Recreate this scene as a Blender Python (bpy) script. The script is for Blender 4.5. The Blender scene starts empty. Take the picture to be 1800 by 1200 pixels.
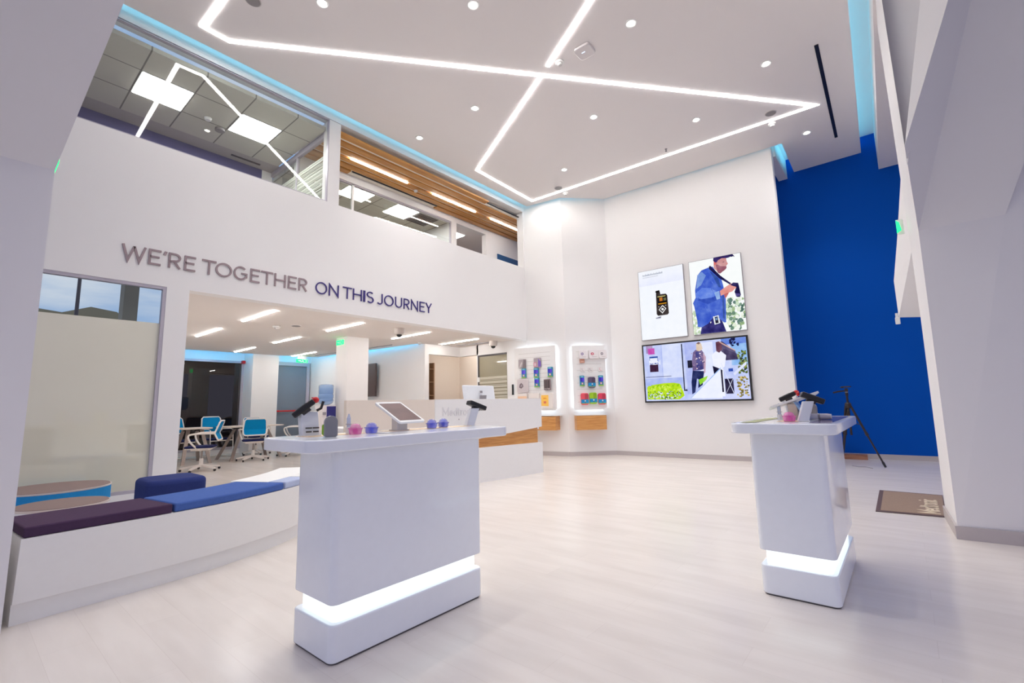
import bpy, math, random
from mathutils import Vector, Matrix
random.seed(7)
SC = bpy.context.scene
COL = SC.collection
# ------------------------------------------------------------------ camera
cam_d = bpy.data.cameras.new('camera'); cam = bpy.data.objects.new('camera', cam_d); COL.objects.link(cam)
cam_d.sensor_width = 36; cam_d.lens = 36 * 818.9 / 1800; cam_d.clip_start = 0.02; cam_d.clip_end = 500
yaw, pit, rol = -0.693324, 0.135612, -0.02226
fw = Vector((math.sin(yaw) * math.cos(pit), math.cos(yaw) * math.cos(pit), math.sin(pit)))
rt = Vector((math.cos(yaw), -math.sin(yaw), 0)); up = rt.cross(fw)
rt2 = rt * math.cos(rol) + up * math.sin(rol); up2 = up * math.cos(rol) - rt * math.sin(rol)
mw = Matrix.Identity(4)
for i in range(3):
    mw[i][0] = rt2[i]; mw[i][1] = up2[i]; mw[i][2] = -fw[i]
mw[0][3], mw[1][3], mw[2][3] = 0, 0, 0.95
cam.matrix_world = mw
SC.camera = cam
# ------------------------------------------------------------------ light levels
EXPOSURE = 0.85
STRIP, BACKSTRIP, SPOT, PANEL, COVE, GAPLED, SKY = 17.0, 32.0, 35.0, 16.0, 4.4, 0.85, 0.48
SC.view_settings.view_transform = 'Standard'; SC.view_settings.look = 'None'
SC.view_settings.exposure = EXPOSURE; SC.view_settings.gamma = 1; SC.view_settings.use_curve_mapping = False
SC.cycles.use_denoising = True
SC.cycles.max_bounces = 14; SC.cycles.diffuse_bounces = 7; SC.cycles.glossy_bounces = 5; SC.cycles.transparent_max_bounces = 16
SC.cycles.sample_clamp_indirect = 4.0
W = bpy.data.worlds.new('sky'); SC.world = W; W.use_nodes = True
nt = W.node_tree; nt.nodes.clear()
wo = nt.nodes.new('ShaderNodeOutputWorld'); bg = nt.nodes.new('ShaderNodeBackground')
tc = nt.nodes.new('ShaderNodeTexCoord'); mp = nt.nodes.new('ShaderNodeMapping'); mp.inputs['Scale'].default_value = (2.2, 2.2, 9)
nz = nt.nodes.new('ShaderNodeTexNoise'); nz.inputs['Scale'].default_value = 1.6; nz.inputs['Detail'].default_value = 6
cr = nt.nodes.new('ShaderNodeValToRGB'); cr.color_ramp.elements[0].position = .45; cr.color_ramp.elements[1].position = .75
cr.color_ramp.elements[0].color = (.30, .48, .80, 1); cr.color_ramp.elements[1].color = (.85, .88, .95, 1)
nt.links.new(tc.outputs['Generated'], mp.inputs[0]); nt.links.new(mp.outputs[0], nz.inputs['Vector'])
nt.links.new(nz.outputs['Fac'], cr.inputs[0]); sx_ = nt.nodes.new('ShaderNodeSeparateXYZ'); nt.links.new(tc.outputs['Generated'], sx_.inputs[0])
mr = nt.nodes.new('ShaderNodeMapRange'); mr.inputs[1].default_value = -.6; mr.inputs[2].default_value = -.2; nt.links.new(sx_.outputs[0], mr.inputs[0])
mxs = nt.nodes.new('ShaderNodeMix'); mxs.data_type = 'RGBA'; mxs.inputs[7].default_value = (.56, .56, .76, 1)   # dusk side of the sky is lilac
nt.links.new(mr.outputs[0], mxs.inputs[0]); nt.links.new(cr.outputs[0], mxs.inputs[6]); nt.links.new(mxs.outputs[2], bg.inputs[0]); nt.links.new(bg.outputs[0], wo.inputs[0])
bg.inputs['Strength'].default_value = SKY

# ------------------------------------------------------------------ materials
def srgb(r, g, b):
    f = lambda c: (c / 255 / 12.92) if c / 255 <= .04045 else ((c / 255 + .055) / 1.055) ** 2.4
    return (f(r), f(g), f(b), 1)
MATS = {}
def mat(name, col, rough=.5, metal=0, coat=0, spec=.5, noise=None, trans=0, alpha=1):
    if name in MATS: return MATS[name]
    m = bpy.data.materials.new(name); m.use_nodes = True; p = m.node_tree.nodes['Principled BSDF']
    p.inputs['Base Color'].default_value = col; p.inputs['Roughness'].default_value = rough; p.inputs['Metallic'].default_value = metal
    p.inputs['Coat Weight'].default_value = coat; p.inputs['Coat Roughness'].default_value = .03
    p.inputs['Specular IOR Level'].default_value = spec; p.inputs['Transmission Weight'].default_value = trans; p.inputs['Alpha'].default_value = alpha
    n = m.node_tree
    t = n.nodes.new('ShaderNodeTexNoise'); t.inputs['Scale'].default_value = (noise or (30, .02))[0]; t.inputs['Detail'].default_value = 5
    c = n.nodes.new('ShaderNodeTexCoord'); n.links.new(c.outputs['Object'], t.inputs['Vector'])
    mx = n.nodes.new('ShaderNodeMix'); mx.data_type = 'RGBA'; mx.blend_type = 'MIX'
    a = (noise or (30, .02))[1]
    mx.inputs[6].default_value = tuple(max(0, x * (1 - a)) for x in col[:3]) + (1,); mx.inputs[7].default_value = tuple(min(1, x * (1 + a)) for x in col[:3]) + (1,)
    n.links.new(t.outputs['Fac'], mx.inputs[0]); n.links.new(mx.outputs[2], p.inputs['Base Color'])
    MATS[name] = m; return m
def emit(name, col, s):
    if name in MATS: return MATS[name]
    m = bpy.data.materials.new(name); m.use_nodes = True; n = m.node_tree; n.nodes.clear()
    o = n.nodes.new('ShaderNodeOutputMaterial'); e = n.nodes.new('ShaderNodeEmission')
    e.inputs[0].default_value = col; e.inputs[1].default_value = s; n.links.new(e.outputs[0], o.inputs[0]); MATS[name] = m; return m
def wood(name, c1, c2, axis=0, sc=1):
    m = bpy.data.materials.new(name); m.use_nodes = True; n = m.node_tree; p = n.nodes['Principled BSDF']
    c = n.nodes.new('ShaderNodeTexCoord'); mp = n.nodes.new('ShaderNodeMapping'); s = [14 * sc] * 3; s[axis] = 1.2 * sc
    if axis == 2: s = [1.6, 1.6, 26]
    mp.inputs['Scale'].default_value = s
    t = n.nodes.new('ShaderNodeTexNoise'); t.inputs['Scale'].default_value = 2.5; t.inputs['Detail'].default_value = 7; t.inputs['Distortion'].default_value = .6
    r = n.nodes.new('ShaderNodeValToRGB'); r.color_ramp.elements[0].position = .35; r.color_ramp.elements[1].position = .65
    r.color_ramp.elements[0].color = c1; r.color_ramp.elements[1].color = c2
    n.links.new(c.outputs['Object'], mp.inputs[0]); n.links.new(mp.outputs[0], t.inputs['Vector']); n.links.new(t.outputs['Fac'], r.inputs[0]); n.links.new(r.outputs[0], p.inputs['Base Color'])
    p.inputs['Roughness'].default_value = .38; MATS[name] = m; return m
def glass(name, tint=(1, 1, 1, 1), ior=1.5, boost=1.0):
    m = bpy.data.materials.new(name); m.use_nodes = True; n = m.node_tree; n.nodes.clear()
    o = n.nodes.new('ShaderNodeOutputMaterial'); t = n.nodes.new('ShaderNodeBsdfTransparent'); g = n.nodes.new('ShaderNodeBsdfGlossy')
    g.inputs['Roughness'].default_value = 0.0; t.inputs[0].default_value = tint
    f = n.nodes.new('ShaderNodeFresnel'); f.inputs['IOR'].default_value = ior
    mu = n.nodes.new('ShaderNodeMath'); mu.operation = 'MULTIPLY'; mu.inputs[1].default_value = boost; mu.use_clamp = True
    x = n.nodes.new('ShaderNodeMixShader'); ge = n.nodes.new('ShaderNodeNewGeometry'); iv = n.nodes.new('ShaderNodeMath'); iv.operation = 'SUBTRACT'; iv.inputs[0].default_value = boost
    ml = n.nodes.new('ShaderNodeMath'); ml.operation = 'MULTIPLY'; ml.inputs[1].default_value = boost
    n.links.new(ge.outputs['Backfacing'], ml.inputs[0]); n.links.new(ml.outputs[0], iv.inputs[1]); n.links.new(iv.outputs[0], mu.inputs[1])
    n.links.new(f.outputs[0], mu.inputs[0]); n.links.new(mu.outputs[0], x.inputs[0]); n.links.new(t.outputs[0], x.inputs[1]); n.links.new(g.outputs[0], x.inputs[2]); n.links.new(x.outputs[0], o.inputs[0])
    MATS[name] = m; return m
def clearplastic(name, col, a):
    m = mat(name, col, .12, coat=.4, alpha=a, noise=(20, .05)); return m
wallw = mat('wall_paint', (.84, .82, .81, 1), .6, noise=(4, .006))
ceilw = mat('ceiling_paint', (.84, .80, .79, 1), .7, noise=(4, .006))
lilac = mat('column_paint', (.80, .78, .79, 1), .6, noise=(4, .006))
bluew = mat('blue_paint', srgb(0, 80, 178), .75, spec=.1, noise=(3, .03))
base_m = mat('baseboard_vinyl', srgb(186, 178, 178), .5)
gloss = mat('white_lacquer', (.89, .92, .97, 1), .22, coat=.5)
satin = mat('white_laminate', (.84, .83, .82, 1), .35)
beige = mat('beige_laminate', srgb(228, 216, 203), .5)
greyp = mat('grey_metal', srgb(150, 145, 150), .35, .3)
dgrey = mat('dark_grey', srgb(70, 66, 68), .5)
black = mat('black_plastic', srgb(28, 26, 28), .35)
white = mat('white_plastic', srgb(238, 238, 236), .35)
red = mat('red_plastic', srgb(215, 25, 30), .35)
oak = wood('oak_veneer', srgb(190, 128, 66), srgb(216, 160, 94), 2, 1.0)
oakslat = wood('oak_slat', srgb(176, 118, 52), srgb(205, 148, 78), 1, .5)
frame_g = mat('window_frame_grey', srgb(186, 180, 190), .4, .2)
clear = glass('clear_glass', (.96, .98, .97, 1), 1.5, 1.7)
dglass = glass('tinted_glass', (.35, .33, .32, 1), 1.5, 1.6)
strip_m = emit('strip_light', (1, .975, .94, 1), STRIP)
bstrip_m = emit('office_strip_light', (1, .965, .93, 1), BACKSTRIP)
panel_m = emit('panel_light', (1, .98, .95, 1), PANEL)
cyan_m = emit('cyan_cove_led', (.13, .62, .88, 1), COVE)
cyan2_m = emit('cyan_cove_led_back', (.0, .50, 1, 1), 16)
led_m = emit('white_led_gap', (.86, .96, 1, 1), GAPLED)
halo_m = emit('board_backlight', (.80, .92, 1, 1), 2.2)
down_m = emit('downlight_lamp', (1, .98, .95, 1), 10)
green_e = emit('exit_sign_green', (.02, .9, .18, 1), 1.6)
def floor_mat():
    m = bpy.data.materials.new('vinyl_floor'); m.use_nodes = True; n = m.node_tree; p = n.nodes['Principled BSDF']
    c = n.nodes.new('ShaderNodeTexCoord'); mp = n.nodes.new('ShaderNodeMapping'); mp.inputs['Scale'].default_value = (1, 1, 1)
    b = n.nodes.new('ShaderNodeTexBrick'); b.inputs['Scale'].default_value = 1.0; b.inputs['Brick Width'].default_value = 1.1; b.inputs['Row Height'].default_value = .16
    b.inputs['Mortar Size'].default_value = .0008; b.inputs['Color1'].default_value = srgb(228, 220, 213); b.inputs['Color2'].default_value = srgb(224, 216, 209); b.inputs['Mortar'].default_value = srgb(216, 206, 199)
    mp2 = n.nodes.new('ShaderNodeMapping'); mp2.inputs['Scale'].default_value = (.9, 5, 1)
    t = n.nodes.new('ShaderNodeTexNoise'); t.inputs['Scale'].default_value = 2.2; t.inputs['Detail'].default_value = 6
    r = n.nodes.new('ShaderNodeValToRGB'); r.color_ramp.elements[0].color = (.90, .885, .875, 1); r.color_ramp.elements[1].color = (1, 1, 1, 1); r.color_ramp.elements[0].position = .35; r.color_ramp.elements[1].position = .6
    mx = n.nodes.new('ShaderNodeMix'); mx.data_type = 'RGBA'; mx.blend_type = 'MULTIPLY'; mx.inputs[0].default_value = .55
    n.links.new(c.outputs['Object'], mp.inputs[0]); n.links.new(mp.outputs[0], b.inputs['Vector']); n.links.new(c.outputs['Object'], mp2.inputs[0]); n.links.new(mp2.outputs[0], t.inputs['Vector'])
    n.links.new(t.outputs['Fac'], r.inputs[0]); n.links.new(b.outputs[0], mx.inputs[6]); n.links.new(r.outputs[0], mx.inputs[7]); n.links.new(mx.outputs[2], p.inputs['Base Color'])
    p.inputs['Roughness'].default_value = .24; p.inputs['Specular IOR Level'].default_value = .55
    bp = n.nodes.new('ShaderNodeBump'); bp.inputs['Strength'].default_value = .03; n.links.new(t.outputs['Fac'], bp.inputs['Height']); n.links.new(bp.outputs[0], p.inputs['Normal'])
    return m
floor_m = floor_mat()
def color_mat(name, strength, diffuse=False):
    m = bpy.data.materials.new(name); m.use_nodes = True; n = m.node_tree
    a = n.nodes.new('ShaderNodeVertexColor'); a.layer_name = 'Col'; p = n.nodes['Principled BSDF']
    if diffuse: n.links.new(a.outputs[0], p.inputs['Base Color']); p.inputs['Roughness'].default_value = .35
    else:
        n.nodes.remove(p); e = n.nodes.new('ShaderNodeEmission'); e.inputs[1].default_value = strength
        gm = n.nodes.new('ShaderNodeGamma'); tn = n.nodes.new('ShaderNodeTexNoise'); tn.inputs['Scale'].default_value = 9; tn.inputs['Detail'].default_value = 5
        mr = n.nodes.new('ShaderNodeMapRange'); mr.inputs[1].default_value = .3; mr.inputs[2].default_value = .7; mr.inputs[3].default_value = .8; mr.inputs[4].default_value = 1.25
        co = n.nodes.new('ShaderNodeTexCoord'); n.links.new(co.outputs['Object'], tn.inputs['Vector']); n.links.new(tn.outputs['Fac'], mr.inputs[0]); n.links.new(mr.outputs[0], gm.inputs[1])
        n.links.new(a.outputs[0], gm.inputs[0]); a = gm
        n.links.new(a.outputs[0], e.inputs[0]); n.links.new(e.outputs[0], n.nodes['Material Output'].inputs[0])
    return m
screen_m = color_mat('lit_screen', .57); print_m = color_mat('printed_card', 0, True)

# ------------------------------------------------------------------ mesh builder
OFF = {}
class MB:
    def __init__(s): s.v = []; s.f = []; s.c = []; s.cc = None
    def poly(s, pts):
        n = len(s.v); s.v += [tuple(p) for p in pts]; s.f.append(list(range(n, n + len(pts)))); s.c.append(s.cc); return s
    def ext(s, pts, d):
        d = Vector(d); pts = [Vector(p) for p in pts]; n = len(s.v); k = len(pts)
        s.v += [tuple(p) for p in pts] + [tuple(p + d) for p in pts]
        fs = [list(range(n, n + k))[::-1], list(range(n + k, n + 2 * k))] + [[n + i, n + (i + 1) % k, n + k + (i + 1) % k, n + k + i] for i in range(k)]
        s.f += fs; s.c += [s.cc] * len(fs); return s
    def prism(s, p2, z0, z1): return s.ext([(x, y, z0) for x, y in p2], (0, 0, z1 - z0))
    def box(s, x0, y0, z0, x1, y1, z1):
        x0, x1 = sorted((x0, x1)); y0, y1 = sorted((y0, y1)); z0, z1 = sorted((z0, z1))
        return s.prism([(x0, y0), (x1, y0), (x1, y1), (x0, y1)], z0, z1)
    def obox(s, c, ax, ay, az):   # oriented box: centre and half-axis vectors
        c, ax, ay, az = Vector(c), Vector(ax), Vector(ay), Vector(az)
        return s.ext([c - ax - ay - az, c + ax - ay - az, c + ax + ay - az, c - ax + ay - az], az * 2)
    def tube(s, path, r, n=8, cap=True):
        path = [Vector(p) for p in path]; rs = r if isinstance(r, (list, tuple)) else [r] * len(path)
        t0 = (path[1] - path[0]).normalized(); u = t0.orthogonal().normalized(); base = len(s.v)
        for i, p in enumerate(path):
            a = path[max(i - 1, 0)]; b = path[min(i + 1, len(path) - 1)]; t = (b - a).normalized()
            u = (u - t * u.dot(t)).normalized(); w = t.cross(u)
            for k in range(n):
                q = 2 * math.pi * k / n; s.v.append(tuple(p + (u * math.cos(q) + w * math.sin(q)) * rs[i]))
        for i in range(len(path) - 1):
            for k in range(n):
                s.f.append([base + i * n + k, base + i * n + (k + 1) % n, base + (i + 1) * n + (k + 1) % n, base + (i + 1) * n + k]); s.c.append(s.cc)
        if cap:
            s.f.append([base + k for k in range(n)][::-1]); s.f.append([base + (len(path) - 1) * n + k for k in range(n)]); s.c += [s.cc] * 2
        return s
    def lathe(s, prof, c=(0, 0, 0), n=24, axis=2, sx=1, sy=1):
        base = len(s.v)
        for r, z in prof:
            for k in range(n):
                q = 2 * math.pi * k / n; p = [r * math.cos(q) * sx, r * math.sin(q) * sy, z]
                if axis == 0: p = [p[2], p[0], p[1]]
                if axis == 1: p = [p[0], p[2], p[1]]
                s.v.append((c[0] + p[0], c[1] + p[1], c[2] + p[2]))
        m = len(prof)
        for i in range(m - 1):
            for k in range(n):
                s.f.append([base + i * n + k, base + i * n + (k + 1) % n, base + (i + 1) * n + (k + 1) % n, base + (i + 1) * n + k]); s.c.append(s.cc)
        s.f.append([base + k for k in range(n)][::-1]); s.f.append([base + (m - 1) * n + k for k in range(n)]); s.c += [s.cc] * 2
        return s
    def build(s, name, m, parent=None, smooth=False, bevel=0, seg=3, sub=0, rot=None):
        me = bpy.data.meshes.new(name); off = OFF.get(parent.name, Vector()) if parent else Vector()
        me.from_pydata([tuple(Vector(p) - off) for p in s.v], [], s.f); me.update()
        if any(c is not None for c in s.c):
            ca = me.color_attributes.new('Col', 'FLOAT_COLOR', 'CORNER')
            for pl, c in zip(me.polygons, s.c):
                for li in pl.loop_indices: ca.data[li].color = c or (1, 1, 1, 1)
        me.materials.append(m)
        import bmesh
        bm = bmesh.new(); bm.from_mesh(me); bmesh.ops.recalc_face_normals(bm, faces=bm.faces); bm.to_mesh(me); bm.free()
        o = bpy.data.objects.new(name, me); COL.objects.link(o)
        if parent: o.parent = parent; OFF[o.name] = off
        if smooth:
            for p in me.polygons: p.use_smooth = True
            if hasattr(me, 'set_sharp_from_angle'): me.set_sharp_from_angle(angle=math.radians(smooth if smooth > 1 else 40))
        if bevel:
            b = o.modifiers.new('bevel', 'BEVEL'); b.width = bevel; b.segments = seg; b.limit_method = 'ANGLE'; b.angle_limit = math.radians(40)
            if not smooth:
                for p in me.polygons: p.use_smooth = True
                me.set_sharp_from_angle(angle=math.radians(40))
        if sub:
            b = o.modifiers.new('sub', 'SUBSURF'); b.levels = b.render_levels = sub
        return o
def rrect(x0, y0, x1, y1, r, n=6):
    rs = r if isinstance(r, (list, tuple)) else [r] * 4; out = []
    for (cx, cy, a, q) in ((x1, y1, 0, rs[0]), (x0, y1, 90, rs[1]), (x0, y0, 180, rs[2]), (x1, y0, 270, rs[3])):
        sx = -1 if cx == x1 else 1; sy = -1 if cy == y1 else 1
        if q <= 0: out.append((cx, cy)); continue
        for k in range(n + 1):
            t = math.radians(a + 90 * k / n); out.append((cx + sx * q + q * math.cos(t), cy + sy * q + q * math.sin(t)))
    return out
def T(name, label, cat, loc=(0, 0, 0), group=None):
    o = bpy.data.objects.new(name, None); COL.objects.link(o); o.location = loc; o.empty_display_size = .05
    o['label'] = label; o['category'] = cat; OFF[o.name] = Vector(loc)
    if group: o['group'] = group
    return o
def tag(o, label, cat, group=None):
    o['label'] = label; o['category'] = cat
    if group: o['group'] = group
    return o
def st(o): o['kind'] = 'structure'; return o
def dup(root, loc=None, rotz=None, label=None, group=None):
    r = root.copy(); COL.objects.link(r)
    if loc is not None: r.location = loc
    if rotz is not None: r.rotation_euler = (0, 0, rotz)
    if label: r['label'] = label
    if group: r['group'] = group
    for ch in list(root.children):
        c = ch.copy(); COL.objects.link(c); c.parent = r
        for g in list(ch.children):
            d = g.copy(); COL.objects.link(d); d.parent = c
    return r
def arc(cx, cy, rx, ry, a0, a1, n=14):
    return [(cx + rx * math.cos(math.radians(a0 + (a1 - a0) * k / n)), cy + ry * math.sin(math.radians(a0 + (a1 - a0) * k / n))) for k in range(n + 1)]
def ribbon(pts, w, closed=False):
    n = len(pts); L = []; R = []
    for i in range(n):
        if closed: a = pts[i - 1]; b = pts[(i + 1) % n]
        else: a = pts[max(i - 1, 0)]; b = pts[min(i + 1, n - 1)]
        p = Vector(pts[i]).to_2d(); d1 = (p - Vector(a)); d2 = (Vector(b) - p)
        if d1.length < 1e-9: d1 = d2
        if d2.length < 1e-9: d2 = d1
        d1.normalize(); d2.normalize(); n1 = Vector((-d1.y, d1.x)); n2 = Vector((-d2.y, d2.x)); m = (n1 + n2)
        m = m.normalized() if m.length > 1e-6 else n1
        k = min(1 / max(m.dot(n1), .12), 6)
        L.append(p + m * w / 2 * k); R.append(p - m * w / 2 * k)
    return L, R
def glyph(ch, t=.13):
    h = t / 2
    W = {'W': 1.2, 'E': .6, "'": .12, 'R': .66, 'T': .8, 'O': 1.0, 'G': .92, 'H': .82, 'N': .84, 'I': t, 'S': .64, 'J': .5, 'U': .76, 'Y': .76,
         'M': .95, 'e': .56, 'd': .58, 't': .36, 'r': .34, 'o': .58, 'n': .54, 'i': t, 'c': .52}.get(ch, .5)
    w = W; x = .0
    if ch == 'W': S = [[(h, 1), (w * .27, h * .6), (w * .5, 1 - h)], [(w * .5, 1 - h), (w * .73, h * .6), (w - h, 1)]]
    elif ch == 'E': S = [[(w, 1 - h), (h, 1 - h), (h, h), (w, h)], [(h, .52), (w * .88, .52)]]
    elif ch == "'": S = [[(.1, 1), (.04, .76)]]
    elif ch == 'R': S = [[(h, 0), (h, 1 - h), (w * .5, 1 - h)] + arc(w * .5, .71, w * .5 - h, .29 - h, 90, -90)[1:] + [(h, .42)], [(w * .5, .42), (w - h * .6, 0)]]
    elif ch == 'T': S = [[(0, 1 - h), (w, 1 - h)], [(w / 2, 1 - t), (w / 2, 0)]]
    elif ch == 'O': S = [arc(w / 2, .5, w / 2 - h, .5 - h, 0, 360, 28)]
    elif ch == 'G': S = [arc(w / 2, .5, w / 2 - h, .5 - h, 45, 330, 24) + [(w - h, .27), (w - h, .48), (w * .55, .48)]]
    elif ch == 'H': S = [[(h, 0), (h, 1)], [(w - h, 0), (w - h, 1)], [(h, .52), (w - h, .52)]]
    elif ch == 'N': S = [[(h, 0), (h, 1 - h), (w - h, h), (w - h, 1)]]
    elif ch == 'I': S = [[(h, 0), (h, 1)]]
    elif ch == 'S': S = [arc(w / 2, .73, w / 2 - h, .27 - h, 40, 260, 14) + arc(w / 2, .27, w / 2 - h, .27 - h + .02, 80, -140, 14)]
    elif ch == 'J': S = [[(w - h, 1), (w - h, .26)] + arc(w / 2 - .02, .26, w / 2 + .02 - h, .26 - h, 0, -150, 12)[1:]]
    elif ch == 'U': S = [[(h, 1), (h, .36)] + arc(w / 2, .36, w / 2 - h, .36 - h, 180, 360, 14)[1:] + [(w - h, 1)]]
    elif ch == 'Y': S = [[(h * .7, 1), (w / 2, .45), (w - h * .7, 1)], [(w / 2, .47), (w / 2, 0)]]
    elif ch == 'M': S = [[(h, 0), (h, 1 - h), (w / 2, .3), (w - h, 1 - h), (w - h, 0)]]
    elif ch == 'e': S = [[(h, .36), (w - h, .36)] + arc(w / 2, .36, w / 2 - h, .36 - h, 0, 320, 18)[1:]]
    elif ch == 'o': S = [arc(w / 2, .36, w / 2 - h, .36 - h, 0, 360, 22)]
    elif ch == 'c': S = [arc(w / 2, .36, w / 2 - h, .36 - h, 50, 310, 16)]
    elif ch == 'd': S = [arc(w / 2, .36, w / 2 - h, .36 - h, 0, 360, 22), [(w - h, 0), (w - h, 1)]]
    elif ch == 't': S = [[(w * .4, .95), (w * .4, .2)] + arc(w * .4 + .13, .2, .13, .2 - h, 180, 280, 6)[1:], [(0, .7), (w, .7)]]
    elif ch == 'r': S = [[(h, 0), (h, .72)], arc(h + .2, .42, .2, .24, 180, 70, 8)]
    elif ch == 'n': S = [[(h, 0), (h, .72)], [(h, .4)] + arc(w / 2, .4, w / 2 - h, .32 - h, 180, 0, 10) + [(w - h, 0)]]
    elif ch == 'i': S = [[(h, 0), (h, .72)], [(h, .86), (h, 1)]]
    else: S = []
    return S, w, t
def letter(mb, ch, o, ux, uy, nrm, hgt, x0, x1=None, depth=.02, t=.13):
    """draw one letter: o = baseline origin, ux/uy unit vectors, x0..x1 its extent along ux"""
    S, w, t = glyph(ch, t); o, ux, uy, nrm = Vector(o), Vector(ux), Vector(uy), Vector(nrm)
    sx = (x1 - x0) / w if x1 is not None else hgt
    for s in S:
        L, R = ribbon(s, t * (1 if x1 is None else 1))
        for i in range(len(L) - 1):
            q = [L[i], L[i + 1], R[i + 1], R[i]]
            mb.ext([o + ux * (x0 + p[0] * sx) + uy * (p[1] * hgt) for p in q], nrm * depth)
    return w * sx
def word(mb, txt, o, ux, uy, nrm, hgt, depth=.004, gap=.12, t=.13, x=0):
    for ch in txt:
        x += letter(mb, ch, o, ux, uy, nrm, hgt, x, None, depth, t) + gap * hgt
    return x

# ------------------------------------------------------------------ room shell
XW = -5.626
st(MB().box(-13, -3, -.1, 3, 9.5, 0).build('floor', floor_m))
m = MB()
m.box(XW - .15, -1.5, 4.88, XW, 7.45, 5.25).box(XW - .15, -1.5, 2.215, XW, 7.3, 3.69)
m.box(XW - .15, 2.985, 3.69, XW, 3.15, 4.87).box(XW - .15, 7.195, 3.69, XW, 7.3, 4.87).box(XW - .15, -1.5, 3.69, XW, -.6, 4.87)
m.box(XW - .15, 1.31, 0, XW, 1.506, 2.215).box(XW - .15, -1.5, 0, XW, -.6, 2.215).box(XW - .15, -.6, 0, XW, 1.31, .21)
st(m.build('wall_left', wallw))
P1, P2, P3 = (-4.807, 7.375), (-4.17, 7.98), (-1.235, 8.10)
st(MB().prism([(XW, 7.23), P1, P2, P3, (-1.235, 8.25), (-4.25, 8.13), (-4.9, 7.55), (XW - .05, 7.42)], 0, 5.22).build('wall_back', wallw))
m = MB().box(-6.985, 7.2, 0, -6.94, 7.3, 2.4).box(-6.94, 7.2, 2.02, -6.13, 7.3, 2.4).prism([(-6.13, 7.2), (XW, 7.225), (XW, 7.4), (-6.13, 7.3)], 0, 2.4)
st(m.build('wall_reception', wallw))
st(MB().box(-1.9, 9.28, 0, 1.2, 9.4, 5.25).build('wall_blue', bluew))
# baseboards
def board(pts, name, h=.075):
    m = MB()
    for (a, b) in zip(pts[:-1], pts[1:]):
        a, b = Vector(a), Vector(b); d = (b - a).normalized(); n = Vector((d.y, -d.x)) * .012
        m.prism([tuple(a), tuple(b), tuple(b + n), tuple(a + n)], 0, h)
    st(m.build(name, base_m))
board([(XW, 7.23), P1, P2, P3], 'baseboard_back'); board([(-1.9, 9.28), (1.2, 9.28)], 'baseboard_blue')
# main ceiling: dropped panel with coves all round
m = MB().prism([(-5.5, -1.5), (-5.5, 7.18), (-4.784, 7.30), (-4.154, 7.945), (-1.07, 8.068), (-1.09, 9.28), (-.128, 9.28), (-.02, 5.4), (.14, -1.5)], 4.95, 5.03)
st(m.build('ceiling', ceilw))
st(MB().box(-5.8, -1.5, 5.22, 1.6, 9.5, 5.3).build('ceiling', ceilw))
st(MB().prism([(.065, 9.28), (.16, 5.0), (.30, -1.5), (1.6, -1.5), (1.6, 9.28)], 4.59, 5.22).build('trim_1', ceilw))
# small return box beside the cove notch
st(MB().box(-1.34, 8.25, 4.86, -1.2, 9.28, 5.22).build('trim_2', ceilw))
def cove(pts, z, label, w=.03, mt=None):
    L, R = ribbon(pts, w); m = MB()
    for i in range(len(L) - 1): m.prism([tuple(L[i]), tuple(L[i + 1]), tuple(R[i + 1]), tuple(R[i])], z, z + .02)
    return tag(m.build('cove_light', mt or cyan_m), label, 'cove light', 'cyan cove lights')
cove([(-5.42, -1.2), (-5.42, 7.06)], 5.05, 'cyan cove light along the ceiling edge over the slogan wall')
cove([(-5.38, 7.09), (-4.83, 7.19), (-4.20, 7.84), (-1.12, 7.96)], 5.05, 'cyan cove light along the ceiling edge over the screens')
cove([(-.98, 8.1), (-1.0, 9.2)], 5.05, 'short cyan cove light in the notch by the blue wall')
cove([(-.33, 9.2), (-.22, 5.4), (-.12, 1.0)], 5.05, 'cyan cove light in the ceiling recess right of the slot vent')

# right facade: Y shaped faceted column
A0, A1 = (.184, 4.40, 0), (.205, 4.40, 2.14); B0, B1, AP = (.157, 5.13, 0), (.175, 5.15, 1.61), (.177, 5.2, 2.18)
S1, S2, S3, S4, SB = (.176, 5.24, 2.86), (.1, 5.4, 2.37), (.038, 5.5, 2.01), (.038, 5.5, 1.667), (.187, 5.5, 1.65)
G = (.18, 4.02, 2.64); TT = (.177, 5.66, 4.95); VL = (.178, 4.35, 4.95); VR = (.613, 3.97, 4.95); A2 = (1.03, 3.56, 4.95); E1 = (.643, 4.4, 2.135); E2 = (1.55, 3.66, 4.6)
m = MB()
for q in ((A0, B0, B1, AP, A1), (AP, S4, S3), (AP, S3, S2), (AP, S2, S1), (AP, S1, G), (AP, G, A1), (G, S1, TT), (G, TT, VL), (A1, G, VR, A2), (AP, S4, SB), (AP, SB, B1),
          (A0, A1, E1, (.643, 4.44, 0)), ((.643, 4.44, 0), E1, (.643, 4.4, 5), (2.4, 4.4, 5), (2.4, 4.5, 0)), (A1, A2, E2, E1)): m.poly(q)
d = Vector((.45, .12, 0))
G_, VL_, VR_ = [Vector(p) + Vector((.10, .10, .12)) for p in (G, VL, VR)]
m.poly([Vector(G) + Vector((.0, .05, -.12)), Vector(VL) + Vector((.01, .12, 0)), Vector(VR) + Vector((.25, .10, 0))])
for a, b in ((S4, S3), (S3, S2), (S2, S1), (S1, TT), (B0, B1), (B1, SB), (SB, S4)): m.poly([a, b, Vector(b) + d, Vector(a) + d])
st(m.build('wall_right', lilac))
m = MB(); 
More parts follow.
